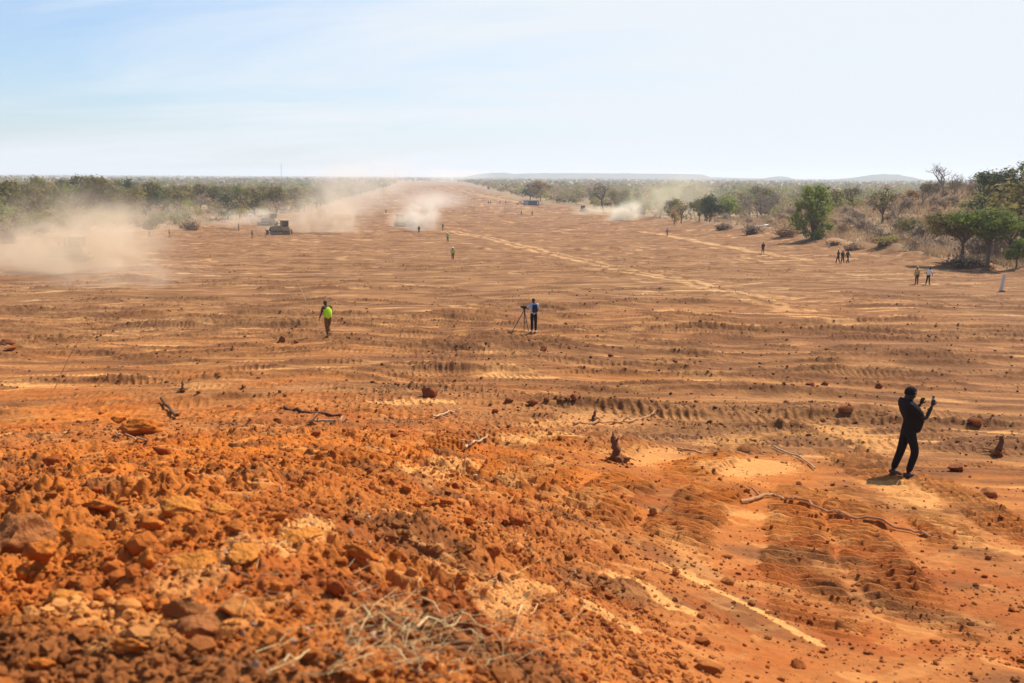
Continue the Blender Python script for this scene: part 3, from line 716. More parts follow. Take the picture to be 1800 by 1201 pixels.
# dry straw at the foot of the picture
def straw_bed(name, px0, px1, py0, py1, n, ln, rad, seed, label, zj=0.10, centre=None):
    g = np.random.default_rng(seed); rr_ = random.Random(seed); m = MB()
    for i in range(n):
        px = g.uniform(px0, px1); py = g.uniform(py0, py1)
        if centre and g.random() < ((px - centre[0]) / centre[2]) ** 2 + ((py - centre[1]) / centre[3]) ** 2: continue
        p = on_ground_fast(px, py); a = g.uniform(0, 6.28); L = ln * g.uniform(.35, 1.3); up = g.uniform(-.12, .12)
        d = Vector((math.cos(a), math.sin(a), up)).normalized() * L
        z = g.uniform(0.01, zj); b = Vector((g.normal() * .06 * L, g.normal() * .06 * L, -.08 * L))
        q = p + Vector((0, 0, z)); w = rad * g.uniform(.5, 1.5)
        m.tube([q, q + d * .5 - b * .12, q + d], [w, w * .9, w * .5], 4, 0, False)
    o = m.build(name, STRAW, None); return tag(o, label, 'straw', None, 'stuff')
def on_ground_fast(px, py):
    d = Fv + Rv * ((px - CX) / FPX) - Uv * ((py - CY) / FPX); k = np.exp(np.linspace(math.log(2), math.log(80), 260))
    hh = base(d.x * k, d.y * k); i = int(np.argmax(ZC + d.z * k < hh)); t = k[i]
    return Vector((d.x * t, d.y * t, float(hh[i]) + 0.02))
straw_bed('straw', 600, 1040, 1060, 1215, 620, .18, .0012, 5, 'dry straw strewn on the slope at the foot of the picture', .12, (800, 1150, 330, 100))
straw_bed('straw', 380, 1300, 960, 1215, 150, .14, .0018, 6, 'stray bits of dry straw on the near slope', .05)
for i, (a, b, lb) in enumerate([((742, 1078), (850, 1150), 'thick straw stalk slanting down to the right through the straw'), ((735, 1128), (815, 1100), 'thick straw stalk rising to the right across the straw'),
    ((910, 1105), (945, 1080), 'short thick straw stalk right of the straw heap'), ((640, 1100), (720, 1140), 'thick straw stalk beside the dark red slab'), ((500, 1198), (545, 1178), 'lone straw stalk at the bottom edge'),
    ((810, 1103), (880, 1150), 'thick straw stalk ending at the right of the heap'), ((690, 1165), (750, 1200), 'thick straw stalk lowest in the heap')]):
    stick('straw_stalk', [a, b], .0045, .003, STRAW, lb, 'straw stalk', .07, .0, 0, i)
def reed(px, py, px2, py2, label, seed, r=.010, mat=None):
    p = on_ground(px, py); s = pxm(px, py); q = Vector(((px2 - px) * s, 0.15, (py - py2) * s * 1.02))
    pts = [q * t + Vector((0, 0, 0.10 * math.sin(3.14 * t) * q.length)) for t in (0, .2, .4, .6, .8, 1)]
    m = MB().tube(pts, [r, r * .9, r * .8, r * .7, r * .5, r * .25], 5)
    g = random.Random(seed)
    for t in (2, 3, 4):
        d = Vector((g.uniform(-.5, .5), g.uniform(-.3, .3), g.uniform(-.1, .3))) * q.length * .15
        m.tube([pts[t], pts[t] + d * .6 + Vector((0, 0, .02)), pts[t] + d], [r * .5, r * .4, r * .15], 4)
    o = m.build('dry_reed', mat or STRAW); o.location = p - Vector((0, 0, .03)); return tag(o, label, 'reed')
reed(95, 684, 165, 577, 'tall dry reed leaning right at the left edge of the near slope', 1, .012, WOOD)
reed(345, 692, 354, 656, 'short pale reed standing on the crest beside the dark clump of roots', 2)
reed(538, 530, 517, 489, 'thin pale reed leaning left on the plain behind the man in the yellow vest', 3, .02)
reed(0, 680, 12, 655, 'short pale reed at the left edge of the picture', 4)

def pebbles(name, n, pxr, pyr, size, mat, seed, label, cat):
    g = np.random.default_rng(seed); V, F_ = [], []; nv = len(ICO1[0])
    for i in range(n):
        p = on_ground_fast(g.uniform(*pxr), pyr[0] + (pyr[1] - pyr[0]) * g.random()); s = size * math.exp(.45 * g.normal())
        v = chunk(seed + i % 9, ICO1, 6, .1)[0] * s * g.uniform(.5, 1.3, 3); V.append(v + np.array((p.x, p.y, p.z + .03))); F_.append(ICO1[1] + nv * i)
    return tag(link(name, np_mesh(name, np.concatenate(V), np.concatenate(F_)), mat), label, cat, None, 'stuff')
pebbles('pale_pebbles', 260, (420, 1300), (1040, 1215), .0065, simple('pale_stone', (.40, .22, .13), .85, .2, .3, 20), 21, 'small pale stones and chaff among the straw at the foot of the picture', 'pebbles')
pebbles('pale_pebbles', 160, (200, 1750), (700, 1040), .010, simple('pink_stone', (.44, .26, .15), .85, .2, .3, 20), 22, 'scattered whitish stones on the near slope and tracks', 'pebbles')

# ------------------------------------------------------------------ vegetation
def leaf_material(name, c1, c2, trans=0.45):
    m, nt, b = material(name, 0.75, 0.2)
    t = N(nt, 'ShaderNodeTexCoord'); n = N(nt, 'ShaderNodeTexNoise'); n.inputs['Scale'].default_value = 1.1; n.inputs['Detail'].default_value = 4
    nt.links.new(t.outputs['Object'], n.inputs['Vector'])
    oi = N(nt, 'ShaderNodeObjectInfo')
    f = math_node(nt, 'ADD', math_node(nt, 'MULTIPLY', math_node(nt, 'SUBTRACT', n.outputs[0], 0.5), 2.2), math_node(nt, 'MULTIPLY', oi.outputs['Random'], 0.9), clamp=True)
    mx = N(nt, 'ShaderNodeMix', data_type='RGBA'); nt.links.new(f, mx.inputs[0]); mx.inputs[6].default_value = c1 + (1,); mx.inputs[7].default_value = c2 + (1,)
    nt.links.new(mx.outputs[2], b.inputs['Base Color'])
    tl = N(nt, 'ShaderNodeBsdfTranslucent'); nt.links.new(mx.outputs[2], tl.inputs[0])
    ms = N(nt, 'ShaderNodeMixShader'); ms.inputs[0].default_value = trans
    nt.links.new(b.outputs[0], ms.inputs[1]); nt.links.new(tl.outputs[0], ms.inputs[2])
    nt.links.new(ms.outputs[0], nt.nodes['Material Output'].inputs[0])
    return m
LEAF_OLIVE = leaf_material('olive_leaves', (.150, .124, .036), (.285, .225, .072))
LEAF_GREEN = leaf_material('green_leaves', (.125, .160, .022), (.27, .30, .050))
LEAF_DARK = leaf_material('dark_leaves', (.068, .080, .026), (.125, .140, .046))
LEAF_YELLOW = leaf_material('yellow_green_leaves', (.230, .205, .048), (.340, .285, .080))
LEAF_DRY = leaf_material('dry_leaves', (.34, .215, .125), (.46, .32, .19))
LEAF_GREY = leaf_material('grey_brown_twigs', (.27, .19, .125), (.38, .275, .185))
LEAF_RUST = leaf_material('rust_leaves', (.30, .165, .040), (.38, .245, .065))
BARK = simple('bark', (.13, .09, .06), .95, .1, .35, 5)
BARKL = simple('pale_bark', (.26, .20, .15), .95, .1, .3, 5)

def leaf_quads(g, pts, size, nrm=None):
    n = len(pts); a = g.normal(size=(n, 3))
    if nrm is not None:                                   # leaves face outwards from the clump they belong to
        nn = nrm + g.normal(size=(n, 3)) * .45; nn /= np.linalg.norm(nn, axis=1)[:, None]; a -= (a * nn).sum(1)[:, None] * nn
    a /= np.linalg.norm(a, axis=1)[:, None]
    b = np.cross(a, nn) if nrm is not None else g.normal(size=(n, 3))
    b -= (b * a).sum(1)[:, None] * a; b /= np.linalg.norm(b, axis=1)[:, None]
    s = size * g.uniform(.5, 1.3, (n, 1)); w = s * g.uniform(.35, .7, (n, 1))
    return np.stack([pts - a * s, pts + b * w, pts + a * s, pts - b * w], 1)
def crown_points(g, blobs, n, clumps, tight):
    """leaf positions gathered in clumps that sit over and inside a few big lobes"""
    out = []
    vol = np.array([b[3] * b[4] * b[5] for b in blobs]) ** 0.67; vol /= vol.sum()
    for b, wv in zip(blobs, vol):
        k = max(3, int(clumps * wv)); d = g.normal(size=(k, 3)); d /= np.linalg.norm(d, axis=1)[:, None]
        rad = g.uniform(.45, 1.05, (k, 1)); c = np.array(b[:3]) + d * rad * np.array(b[3:6])
        q = max(4, int(n * wv / k))
        sz = tight * np.array(b[3:6]).mean() * g.uniform(.6, 1.4, (k, 1, 1))
        u_ = g.normal(size=(k, q, 3)); o_ = u_ * sz * np.array((1, 1, .75)); p = c[:, None, :] + o_
        nr_ = u_ / np.linalg.norm(u_, axis=2)[:, :, None] * .7 + (p - np.array(b[:3])) / np.array(b[3:6]) * .8 + np.array((0, 0, .25))
        out.append(np.concatenate([p, nr_], 2).reshape(-1, 6))
    p = np.concatenate(out); return p[p[:, 2] > 0.02]
def limbs(m, g, base_, h, tops, r, depth=1):
    """a tapered trunk that forks towards the given points"""
    fork = Vector((base_[0] + g.uniform(-.06, .06) * h, base_[1] + g.uniform(-.06, .06) * h, h))
    mid = Vector(base_).lerp(fork, .5) + Vector((g.uniform(-.05, .05) * h, g.uniform(-.05, .05) * h, 0))
    m.tube([base_, mid, fork], [r * 1.25, r, r * .8], 7)
    for t in tops:
        t = Vector(t); q = fork.lerp(t, .5) + Vector((g.uniform(-.1, .1), g.uniform(-.1, .1), g.uniform(0, .15))) * (t - fork).length
        m.tube([fork, q, t], [r * .6, r * .4, r * .15], 5)
        if depth:
            for _ in range(2):
                e = t + Vector((g.uniform(-1, 1), g.uniform(-1, 1), g.uniform(-.3, .8))) * (t - fork).length * .35
                m.tube([q, q.lerp(e, .5) + Vector((0, 0, .05)), e], [r * .3, r * .2, r * .08], 4)
def tree_meshes(kind, seed, leaf, bark=None, **kw):
    """(crown mesh, trunk mesh) of unit kinds, true size in metres"""
    g = np.random.default_rng(seed); pr = random.Random(seed); bark = bark or BARK
    m = MB()
    if kind == 'tree':
        h, w = kw.get('h', 7.0), kw.get('w', 3.0); nb = kw.get('nb', 6); low = kw.get('low', .45)
        blobs = []
        for i in range(nb):
            a = 6.283 * i / nb + g.uniform(-.4, .4); rr_ = w * g.uniform(.25, .62)
            z = h * g.uniform(low + .1, .82); s = w * g.uniform(.38, .58)
            blobs.append((math.cos(a) * rr_, math.sin(a) * rr_, z, s, s, s * kw.get('fl', .75)))
        blobs.append((0, 0, h * .82, w * .5, w * .5, h * .16))
        limbs(m, pr, (0, 0, -.2), h * low * .8, [b[:3] for b in blobs], h * .028)
        n, cl, tg, sz = kw.get('n', 1900), kw.get('cl', 70), .30, kw.get('sz', .24)
    elif kind == 'shrub':
        h, w = kw.get('h', 3.0), kw.get('w', 2.2)
        blobs = []
        for i in range(5):
            a = 6.283 * i / 5 + g.uniform(-.5, .5); rr_ = w * g.uniform(.2, .6); s = w * g.uniform(.4, .6)
            blobs.append((math.cos(a) * rr_, math.sin(a) * rr_, h * g.uniform(.3, .62), s, s, h * .3))
        blobs.append((0, 0, h * .6, w * .5, w * .5, h * .32))
        for b in blobs:
            m.tube([(0, 0, -.15), (b[0] * .5, b[1] * .5, b[2] * .6), b[:3]], [.06, .04, .015], 5)
        n, cl, tg, sz = kw.get('n', 1100), kw.get('cl', 50), .30, kw.get('sz', .20)
    elif kind == 'acacia':
        h, w = kw.get('h', 6.0), kw.get('w', 3.6); blobs = []
        for i in range(8):
            a = 6.283 * i / 8 + g.uniform(-.3, .3); rr_ = w * g.uniform(.3, .72)
            blobs.append((math.cos(a) * rr_, math.sin(a) * rr_, h * g.uniform(.62, .86), w * .38, w * .38, h * .13))
        blobs.append((0, 0, h * .86, w * .55, w * .55, h * .12))
        limbs(m, pr, (0, 0, -.2), h * .38, [b[:3] for b in blobs], h * .030)
        n, cl, tg, sz = kw.get('n', 3200), kw.get('cl', 120), .26, kw.get('sz', .18)
    if 'blobs' in kw: blobs = kw['blobs']
    p = crown_points(g, blobs, n, cl, tg)
    q = leaf_quads(g, p[:, :3], sz, p[:, 3:])
    cm = np_mesh('crown', q.reshape(-1, 3), np.arange(len(q) * 4).reshape(-1, 4)); cm.materials.append(leaf)
    o = m.build('trunk_proto', bark); tm = o.data; tm.name = 'trunk'; bpy.data.objects.remove(o)
    return cm, tm
def bare_meshes(seed, h=8.0, spread=.55, levels=5, r0=.16, bark=None, lean=0.0, low=.3):
    """a leafless tree: branches down to twigs; limbs are the trunk mesh, the finest twigs the crown mesh"""
    g = random.Random(seed); mt, mc = MB(), MB()
    def grow(p, d, L, r, lv):
        q = p; pts = [p]; n = 3
        for k in range(n):
            d = (d + Vector((g.uniform(-.25, .25), g.uniform(-.25, .25), g.uniform(-.08, .16)))).normalized(); q = q + d * L / n; pts.append(q)
        tgt = mt if lv < levels - 2 else mc
        tgt.tube(pts, [r, r * .88, r * .78, r * .66], 6 if lv < 2 else 4 if lv < 4 else 3, 0, False)
        if lv >= levels: return
        for k in range(g.choice((2, 3, 3)) if lv else 4):
            s = pts[-1] if k < 2 else pts[g.choice((1, 2, 3))] if lv else pts[-1]
            a = Vector((g.uniform(-1, 1), g.uniform(-1, 1), g.uniform(-.15, .75))).normalized()
            grow(s, (d * (1 - spread) + a * spread * 1.3).normalized(), L * g.uniform(.58, .82), r * g.uniform(.5, .66), lv + 1)
    grow(Vector((0, 0, -.2)), Vector((lean, 0, 1)).normalized(), h * low, r0, 0)
    top = max(q_[2] for q_ in mt.v + mc.v); k_ = h / top
    for b_ in (mt, mc): b_.v = [(q_[0] * k_, q_[1] * k_, q_[2] * k_) for q_ in b_.v]
    o = mt.build('t', bark or BARKL); tm = o.data; tm.name = 'trunk'; bpy.data.objects.remove(o)
    o = mc.build('c', bark or BARKL, smooth=False); cm = o.data; cm.name = 'crown'; bpy.data.objects.remove(o)
    return cm, tm
def plant(name, meshes, loc, label, cat, group=None, rz=0.0, scale=1.0, sxyz=None, mat=None):
    root = empty(name, loc, rz, scale)
    if sxyz: root.scale = sxyz
    tag(root, label, cat, group)
    for nm, me in (('crown', meshes[0]), ('trunk', meshes[1])):
        o = bpy.data.objects.new(nm, me); col.objects.link(o); o.parent = root
    return root
at_g = on_ground

# named trees: pixel of the foot
def foot(px, py, hpx): p = at_g(px, py); return p, hpx * (p - Vector((0, 0, ZC))).length / FPX
p, h = foot(1428, 419, 90)
u_ = h / 90
lob = [((px_ - 1428) * u_, dy * u_, (419 - py_) * u_, r_ * u_, r_ * u_ * 1.05, r_ * u_ * .92) for px_, py_, r_, dy in ((1430, 350, 19, 0), (1452, 350, 15, 14), (1410, 362, 18, -8), (1446, 366, 19, 6), (1400, 388, 15, 4), (1425, 378, 18, -14),
       (1394, 396, 10, -8), (1447, 402, 12, -6), (1438, 390, 14, 10), (1430, 408, 9, -12), (1418, 344, 12, 4), (1440, 340, 12, -4), (1398, 368, 9, 0), (1434, 412, 10, -10), (1447, 413, 8, -2), (1414, 411, 9, -6))]
cm, tm = tree_meshes('tree', 3, LEAF_GREEN, h=h, w=h * .40, nb=7, low=.10, n=7500, cl=230, sz=.24, blobs=lob)
plant('leafy_tree', (cm, tm), p, 'bright green bushy tree leafy to the ground on the right border of the clearing', 'tree', None, .4)
p, h = foot(1248, 393, 50)
cm, tm = tree_meshes('tree', 8, LEAF_DARK, h=h, w=h * .46, nb=6, low=.25, n=2600, cl=60, sz=.30)
plant('round_tree', (cm, tm), p, 'dark round topped tree standing alone left of the bright green tree', 'tree')
for px, py, hp, sd, wf, lb in ((1690, 464, 84, 5, .52, 'flat topped green acacia with a thin leaning trunk, left of a pair at the right'), (1735, 470, 92, 6, .56, 'flat topped green acacia with the thicker trunk, right of a pair')):
    p, h = foot(px, py, hp)
    plant('acacia', tree_meshes('acacia', sd, LEAF_OLIVE if sd == 5 else LEAF_GREEN, h=h, w=h * wf * 1.2, n=9500, cl=190, sz=.18), p, lb, 'tree')
p, h = foot(1786, 473, 48)
plant('young_tree', tree_meshes('tree', 12, LEAF_GREEN, h=h, w=h * .42, low=.35, n=1500, cl=50, sz=.18), p, 'small young green tree with a dark stem right of the two acacias', 'tree')
p, h = foot(1760, 405, 92)
plant('leafy_tree', tree_meshes('tree', 14, LEAF_DARK, h=h, w=h * .52, nb=8, low=.06, n=10000, cl=190, sz=.25), p, 'big rounded olive tree standing behind the two acacias', 'tree')
p, h = foot(1815, 400, 108)
plant('leafy_tree', tree_meshes('tree', 15, LEAF_DARK, h=h, w=h * .45, nb=8, low=.08, n=4600, cl=120, sz=.30), p, 'dark tree at the right edge behind the big rounded olive tree', 'tree')
p, h = foot(1060, 371, 50)
plant('bare_tree', bare_meshes(4, h, .62, 5, .42, BARK, 0, .30), p, 'wide leafless tree with a dark trunk beside the dust plume on the right', 'tree')
p, h = foot(950, 353, 34)
plant('leafy_tree', tree_meshes('tree', 21, LEAF_RUST, h=h, w=h * .62, low=.2, n=2400, cl=60, sz=.5), p, 'yellowing tree behind the long grey shelter', 'tree')
p, h = foot(932, 352, 30)
plant('leafy_tree', tree_meshes('tree', 22, LEAF_DARK, h=h, w=h * .50, low=.2, n=2000, cl=60, sz=.5), p, 'dark green tree left of the yellowing tree behind the shelter', 'tree')
# leafless and half bare trees on the right hill: pixel column, distance, height in pixels
for px, dist, hp, kind, sd, lb in (
    (1648, 232, 60, 'bare', 31, 'tall leafless tree on the crest of the right hill, tallest against the sky'),
    (1668, 238, 38, 'bare', 32, 'smaller leafless tree right of the tallest one on the hill crest'),
    (1636, 236, 34, 'bare', 33, 'low leafless tree left of the tallest one on the hill crest'),
    (1688, 240, 30, 'bare', 34, 'leafless tree with few branches on the hill crest beside the green crest tree'),
    (1718, 232, 36, 'green', 35, 'green and rust coloured tree on the crest of the right hill'),
    (1760, 230, 44, 'rust', 36, 'thin browning tree on the hill crest above the big olive tree'),
    (1612, 222, 40, 'bare', 51, 'leafless shrubby tree on the left shoulder of the right hill'),
    (1672, 222, 40, 'bare', 53, 'pale leafless tree just below the crest of the right hill'),
    (1703, 224, 34, 'bare', 54, 'twiggy leafless tree below the green and rust coloured crest tree'),
    (1738, 226, 42, 'bare', 55, 'leafless tree between the crest trees above the big olive tree'),
    (1527, 226, 40, 'bare', 56, 'leafless grey tree left of the half bare dark tree at the foot of the hill'),
    (1600, 192, 28, 'bare', 58, 'low twiggy bare tree low on the slope of the right hill'),
    (1640, 180, 24, 'bare', 59, 'small bare tree standing in the dry grass left of the two acacias'),
    (1505, 200, 30, 'bare', 60, 'small bare tree in dry brush right of the bright green tree'),
    (1790, 232, 50, 'bare', 37, 'leafless tree on the hill crest at the right edge'),
    (1545, 205, 62, 'half', 38, 'half bare dark tree on the foot of the hill right of the bright green tree'),
    (1572, 198, 52, 'bare', 39, 'grey leafless tree with spreading limbs on the slope of the right hill'),
    (1494, 240, 46, 'bare', 40, 'dark leafless tree just right of the top of the bright green tree'),
    (1462, 262, 40, 'half', 41, 'dark olive tree peeping out behind the bright green tree'),
    (1590, 225, 30, 'rust', 42, 'rust tinged shrubby tree on the left shoulder of the hill'),
    (1195, 300, 40, 'half', 43, 'thin half bare tree left of the dark round topped tree'),
    (1182, 290, 26, 'rust', 44, 'brown dried up tree left of the thin half bare tree')):
    p = at_depth(px, dist); p.z = ground_z(p.x, p.y) - .1; h = hp * dist / FPX
    if kind == 'bare': me_ = bare_meshes(sd, h, .55, 5, h * .026, BARKL if sd != 40 else BARK, .08, .27)
    elif kind == 'half': me_ = tree_meshes('tree', sd, LEAF_OLIVE, h=h, w=h * .42, low=.3, n=620, cl=36, sz=.26)
    elif kind == 'green': me_ = tree_meshes('tree', sd, LEAF_GREEN, h=h, w=h * .55, low=.25, n=700, cl=36, sz=.25)
    else: me_ = tree_meshes('tree', sd, LEAF_RUST, h=h, w=h * .45, low=.25, n=520, cl=34, sz=.24)
    plant('bare_tree' if kind == 'bare' else 'hill_tree', me_, p, lb, 'tree')

# the thicket and the savanna: prototypes, then copies
PROTO = []
for i in range(3):
    PROTO.append(('shrub', 'olive shrub', 'olive green', tree_meshes('shrub', 50 + i, LEAF_OLIVE, h=2.8 + .5 * i, w=2.3 + .3 * i)))
    PROTO.append(('tree', 'savanna_tree', 'olive green', tree_meshes('tree', 60 + i, LEAF_OLIVE, h=5.2 + .9 * i, w=2.6 + .3 * i, low=.22, n=1500)))
for i in range(2):
    PROTO.append(('shrub', 'dry shrub', 'brown half dried', tree_meshes('shrub', 70 + i, LEAF_GREY, h=2.6, w=2.2, n=800)))
    PROTO.append(('shrub', 'yellow shrub', 'yellow green', tree_meshes('shrub', 74 + i, LEAF_YELLOW, h=3.0, w=2.6)))
    PROTO.append(('tree', 'green tree', 'fresh green', tree_meshes('tree', 78 + i, LEAF_GREEN, h=6.0 + i, w=2.8, low=.22, n=1600)))
    PROTO.append(('tree', 'dark tree', 'dark green', tree_meshes('tree', 82 + i, LEAF_DARK, h=5.6 + i, w=3.0, low=.22, n=1700)))
    PROTO.append(('tree', 'bare tree', 'grey leafless', bare_meshes(86 + i, 5.5 + i, .6, 5, .12, BARKL, 0, .24)))
PROTO.append(('shrub', 'hill shrub', 'straw brown dry', tree_meshes('shrub', 92, LEAF_DRY, h=1.7, w=1.7, n=700, sz=.17)))
PROTO.append(('shrub', 'hill shrub', 'straw brown dry', tree_meshes('shrub', 93, LEAF_DRY, h=2.1, w=1.6, n=700, sz=.17)))
WEIGHT_L = {'olive shrub': 3, 'savanna_tree': 3, 'dry shrub': 2.2, 'yellow shrub': 2.6, 'green tree': .6, 'dark tree': 1.2, 'bare tree': 1.1, 'hill shrub': 1.0}
WEIGHT_R = {'olive shrub': 2.5, 'savanna_tree': 3, 'dry shrub': 4.5, 'yellow shrub': 2.0, 'green tree': .8, 'dark tree': .7, 'bare tree': 2.2, 'hill shrub': 4.0}
g = np.random.default_rng(4); pr = random.Random(4)
cand = []
def scatter_plants(n, d0, d1, a0, a1, min_sep):
    d = d0 * (d1 / d0) ** (g.random(n) ** 0.8); a = g.uniform(a0, a1, n)
    x, y = d * np.sin(a), d * np.cos(a); z = base(x, y); e = edge_d(x, y, z)
    ok = e < np.where(d > 300, -1.5, -5.0)
    for X_, Y_, D_, E_ in zip(x[ok], y[ok], d[ok], e[ok]):
        sep = min_sep * (0.8 + D_ / 900)
        if all((X_ - c[0]) ** 2 + (Y_ - c[1]) ** 2 > sep * sep for c in cand): cand.append((X_, Y_, D_, E_))
scatter_plants(4200, 105, 900, -.60, -.03, 4.3)
scatter_plants(4200, 125, 1000, .0, .60, 4.3)
hillness = lambda x, y: math.exp(-0.5 * (((x - 122) / 40) ** 2 + ((y - 222) / 48) ** 2))
KEEP_CLEAR = [(54, 176, 6.5), (54, 168, 6), (63, 128, 5), (67, 128, 5)]
cand2 = []
for (x, y, D_, E_) in cand:
    hn = hillness(x, y)
    if hn > .15 and pr.random() < .10: continue
    if any((x - b_[0]) ** 2 + (y - b_[1]) ** 2 < b_[2] ** 2 for b_ in KEEP_CLEAR): continue
    cand2.append((x, y, D_, E_, hn))
cand2.sort(key=lambda c: c[2])
far_list = []
NK = {}
SIDE = {'left': 'in the thicket left of the clearing', 'right': 'in the bush right of the clearing', 'hill': 'on the dry right hill'}
GROUP = {'left': 'trees and shrubs of the thicket left of the clearing', 'right': 'trees and shrubs of the bush right of the clearing', 'hill': 'shrubs on the dry hill at the right'}
for (x, y, D_, E_, hn) in cand2:
    side = 'left' if x < 0.0 * y and D_ < 1e9 and x < -.03 * y else 'right'
    if hn > .12: side = 'hill'
    W = WEIGHT_L if side == 'left' else WEIGHT_R
    if side == 'hill':
        pool = [q for q in PROTO if q[1] in ('hill shrub', 'dry shrub', 'olive shrub', 'yellow shrub')]
        wt = [{'hill shrub': 6, 'dry shrub': 2.5, 'olive shrub': .5, 'yellow shrub': .5}[q[1]] for q in pool]
    elif E_ > -16 and D_ < 300:
        pool = [q for q in PROTO if q[0] == 'shrub']; wt = [W[q[1]] for q in pool]
    else:
        pool = PROTO; wt = [W[q[1]] for q in pool]
    q = pr.choices(pool, wt)[0]
    sc_ = pr.uniform(.75, 1.25) * (1.0 if side == 'hill' else (1.45 if side == 'left' else 1.2) if E_ > -14 else 1.65 if side == 'left' else 1.45)
    kq = 'bare' if 'bare' in q[1] else q[0]
    if NK.get(kq, 0) >= (285 if kq == 'shrub' else 230 if kq == 'tree' else 60):
        far_list.append((x, y, q, sc_)); continue
    z = ground_z(x, y) - .05
    kind = 'shrub' if q[0] == 'shrub' else 'tree'
    colr = q[2]
    depth = 'near its open edge' if E_ > -22 else 'deep among others'
    lb = f'{colr} {kind} {SIDE[side]}' + ('' if side == 'hill' else f', {depth}')
    plant({'shrub': 'shrub', 'tree': 'bare_tree' if 'bare' in q[1] else 'savanna_tree'}[kind], q[3], (x, y, z), lb, kind, GROUP[side], pr.uniform(0, 6.28), sc_)
    NK[kq] = NK.get(kq, 0) + 1
# everything beyond: a far-off wood that reads as one mass
V, F_, NQ = [], [], 0
fm = []
mats_far = [LEAF_OLIVE, LEAF_GREEN, LEAF_DARK, LEAF_YELLOW, LEAF_GREY, LEAF_DRY]
d = np.concatenate([x_ for x_ in (400 * (6500 / 400) ** (g.random(11500) ** 0.72),)]); a = g.uniform(-.60, .60, len(d))
x, y = d * np.sin(a), d * np.cos(a); z = base(x, y); e = edge_d(x, y, z)
ok = (e < -1.2) | ((d > 2350)); x, y, d = x[ok], y[ok], d[ok]
fl = [(X_, Y_, None, None) for X_, Y_ in zip(x, y)] + far_list
xs = np.array([f[0] for f in fl]); ys = np.array([f[1] for f in fl]); zs = base(xs, ys); ds = np.hypot(xs, ys)
for i in range(len(fl)):
    D_ = ds[i]; hgt = g.uniform(3.0, 6.5) if g.random() < .82 else g.uniform(6.5, 9.0); w = hgt * g.uniform(.40, .62)
    n = int(np.clip(60000 / D_, 18, 190)); sz = np.clip(D_ * .00085, .30, 1.7); nl = 3 if D_ < 1600 else 2
    lc = g.normal(size=(nl, 3)) * np.array((w * .42, w * .42, hgt * .10)); li = g.integers(0, nl, n)
    u_ = g.normal(size=(n, 3)); u_ /= np.linalg.norm(u_, axis=1)[:, None]; u_[:, 2] = np.where(g.random(n) < .7, np.abs(u_[:, 2]), u_[:, 2])
    p = lc[li] + u_ * g.uniform(.75, 1.05, (n, 1)) * np.array((w * .68, w * .68, hgt * .36)) + np.array((xs[i], ys[i], zs[i] + hgt * .58))
    p[:, 2] = np.maximum(p[:, 2], zs[i] + .2)
    V.append(leaf_quads(g, p, sz, u_)); fm.append(np.full(n, pr.choices(range(6), (4, 2, 2, 2, 2.5, 1.5))[0]))
V = np.concatenate(V); fm = np.concatenate(fm)
me = np_mesh('distant_woodland', V.reshape(-1, 3), np.arange(len(V) * 4).reshape(-1, 4))
for m_ in mats_far: me.materials.append(m_)
me.polygons.foreach_set('material_index', fm.astype(np.int32))
tag(link('distant_woodland', me), 'savanna woodland stretching away to the horizon behind the nearer bush', 'woodland', None, 'stuff')
# dry grass
def tufts(name, n, d0, d1, a0, a1, cond, hgt, mat, label, blades=5, seed=3):
    g = np.random.default_rng(seed); d = d0 * (d1 / d0) ** g.random(n); a = g.uniform(a0, a1, n); x, y = d * np.sin(a), d * np.cos(a); z0 = base(x, y); e = edge_d(x, y, z0)
    k = cond(x, y, e, g); x, y, d = x[k], y[k], d[k]; z = height(x, y); n = len(x)
    bx = np.repeat(np.stack([x, y, z], 1), blades, 0); n2 = len(bx)
    bx[:, :2] += g.normal(size=(n2, 2)) * .16; hh = hgt * g.uniform(.5, 1.3, (n2, 1)); ln = g.normal(size=(n2, 2)) * .32 * hh
    w = np.repeat((d / 3300)[:, None], blades, 0) + .008; an = g.uniform(0, 3.14, n2); dx = np.stack([np.cos(an), np.sin(an), 0 * an], 1) * w
    top = bx + np.concatenate([ln, hh], 1)
    v = np.stack([bx - dx, bx + dx, top], 1)
    return tag(link(name, np_mesh(name, v.reshape(-1, 3), np.arange(n2 * 3).reshape(-1, 3)), mat), label, 'grass', None, 'stuff')
GRASS = leaf_material('dry_grass_blades', (.42, .28, .155), (.56, .39, .22), .3)
tufts('dry_grass', 42000, 110, 330, .20, .62, lambda x, y, e, g: (e < -1) & (g.random(len(x)) < .25 + .75 * sst(-.3, .4, pn(x / 9, y / 9, 33))), 1.1, GRASS, 'tall dry grass covering the right hill and the border of the bush')
tufts('dry_grass', 16000, 100, 420, -.62, .20, lambda x, y, e, g: (e < -1) & (g.random(len(x)) < .25 + .75 * sst(-.3, .4, pn(x / 9, y / 9, 34))), .9, GRASS, 'dry grass between the shrubs along the left border of the clearing', 5, 5)

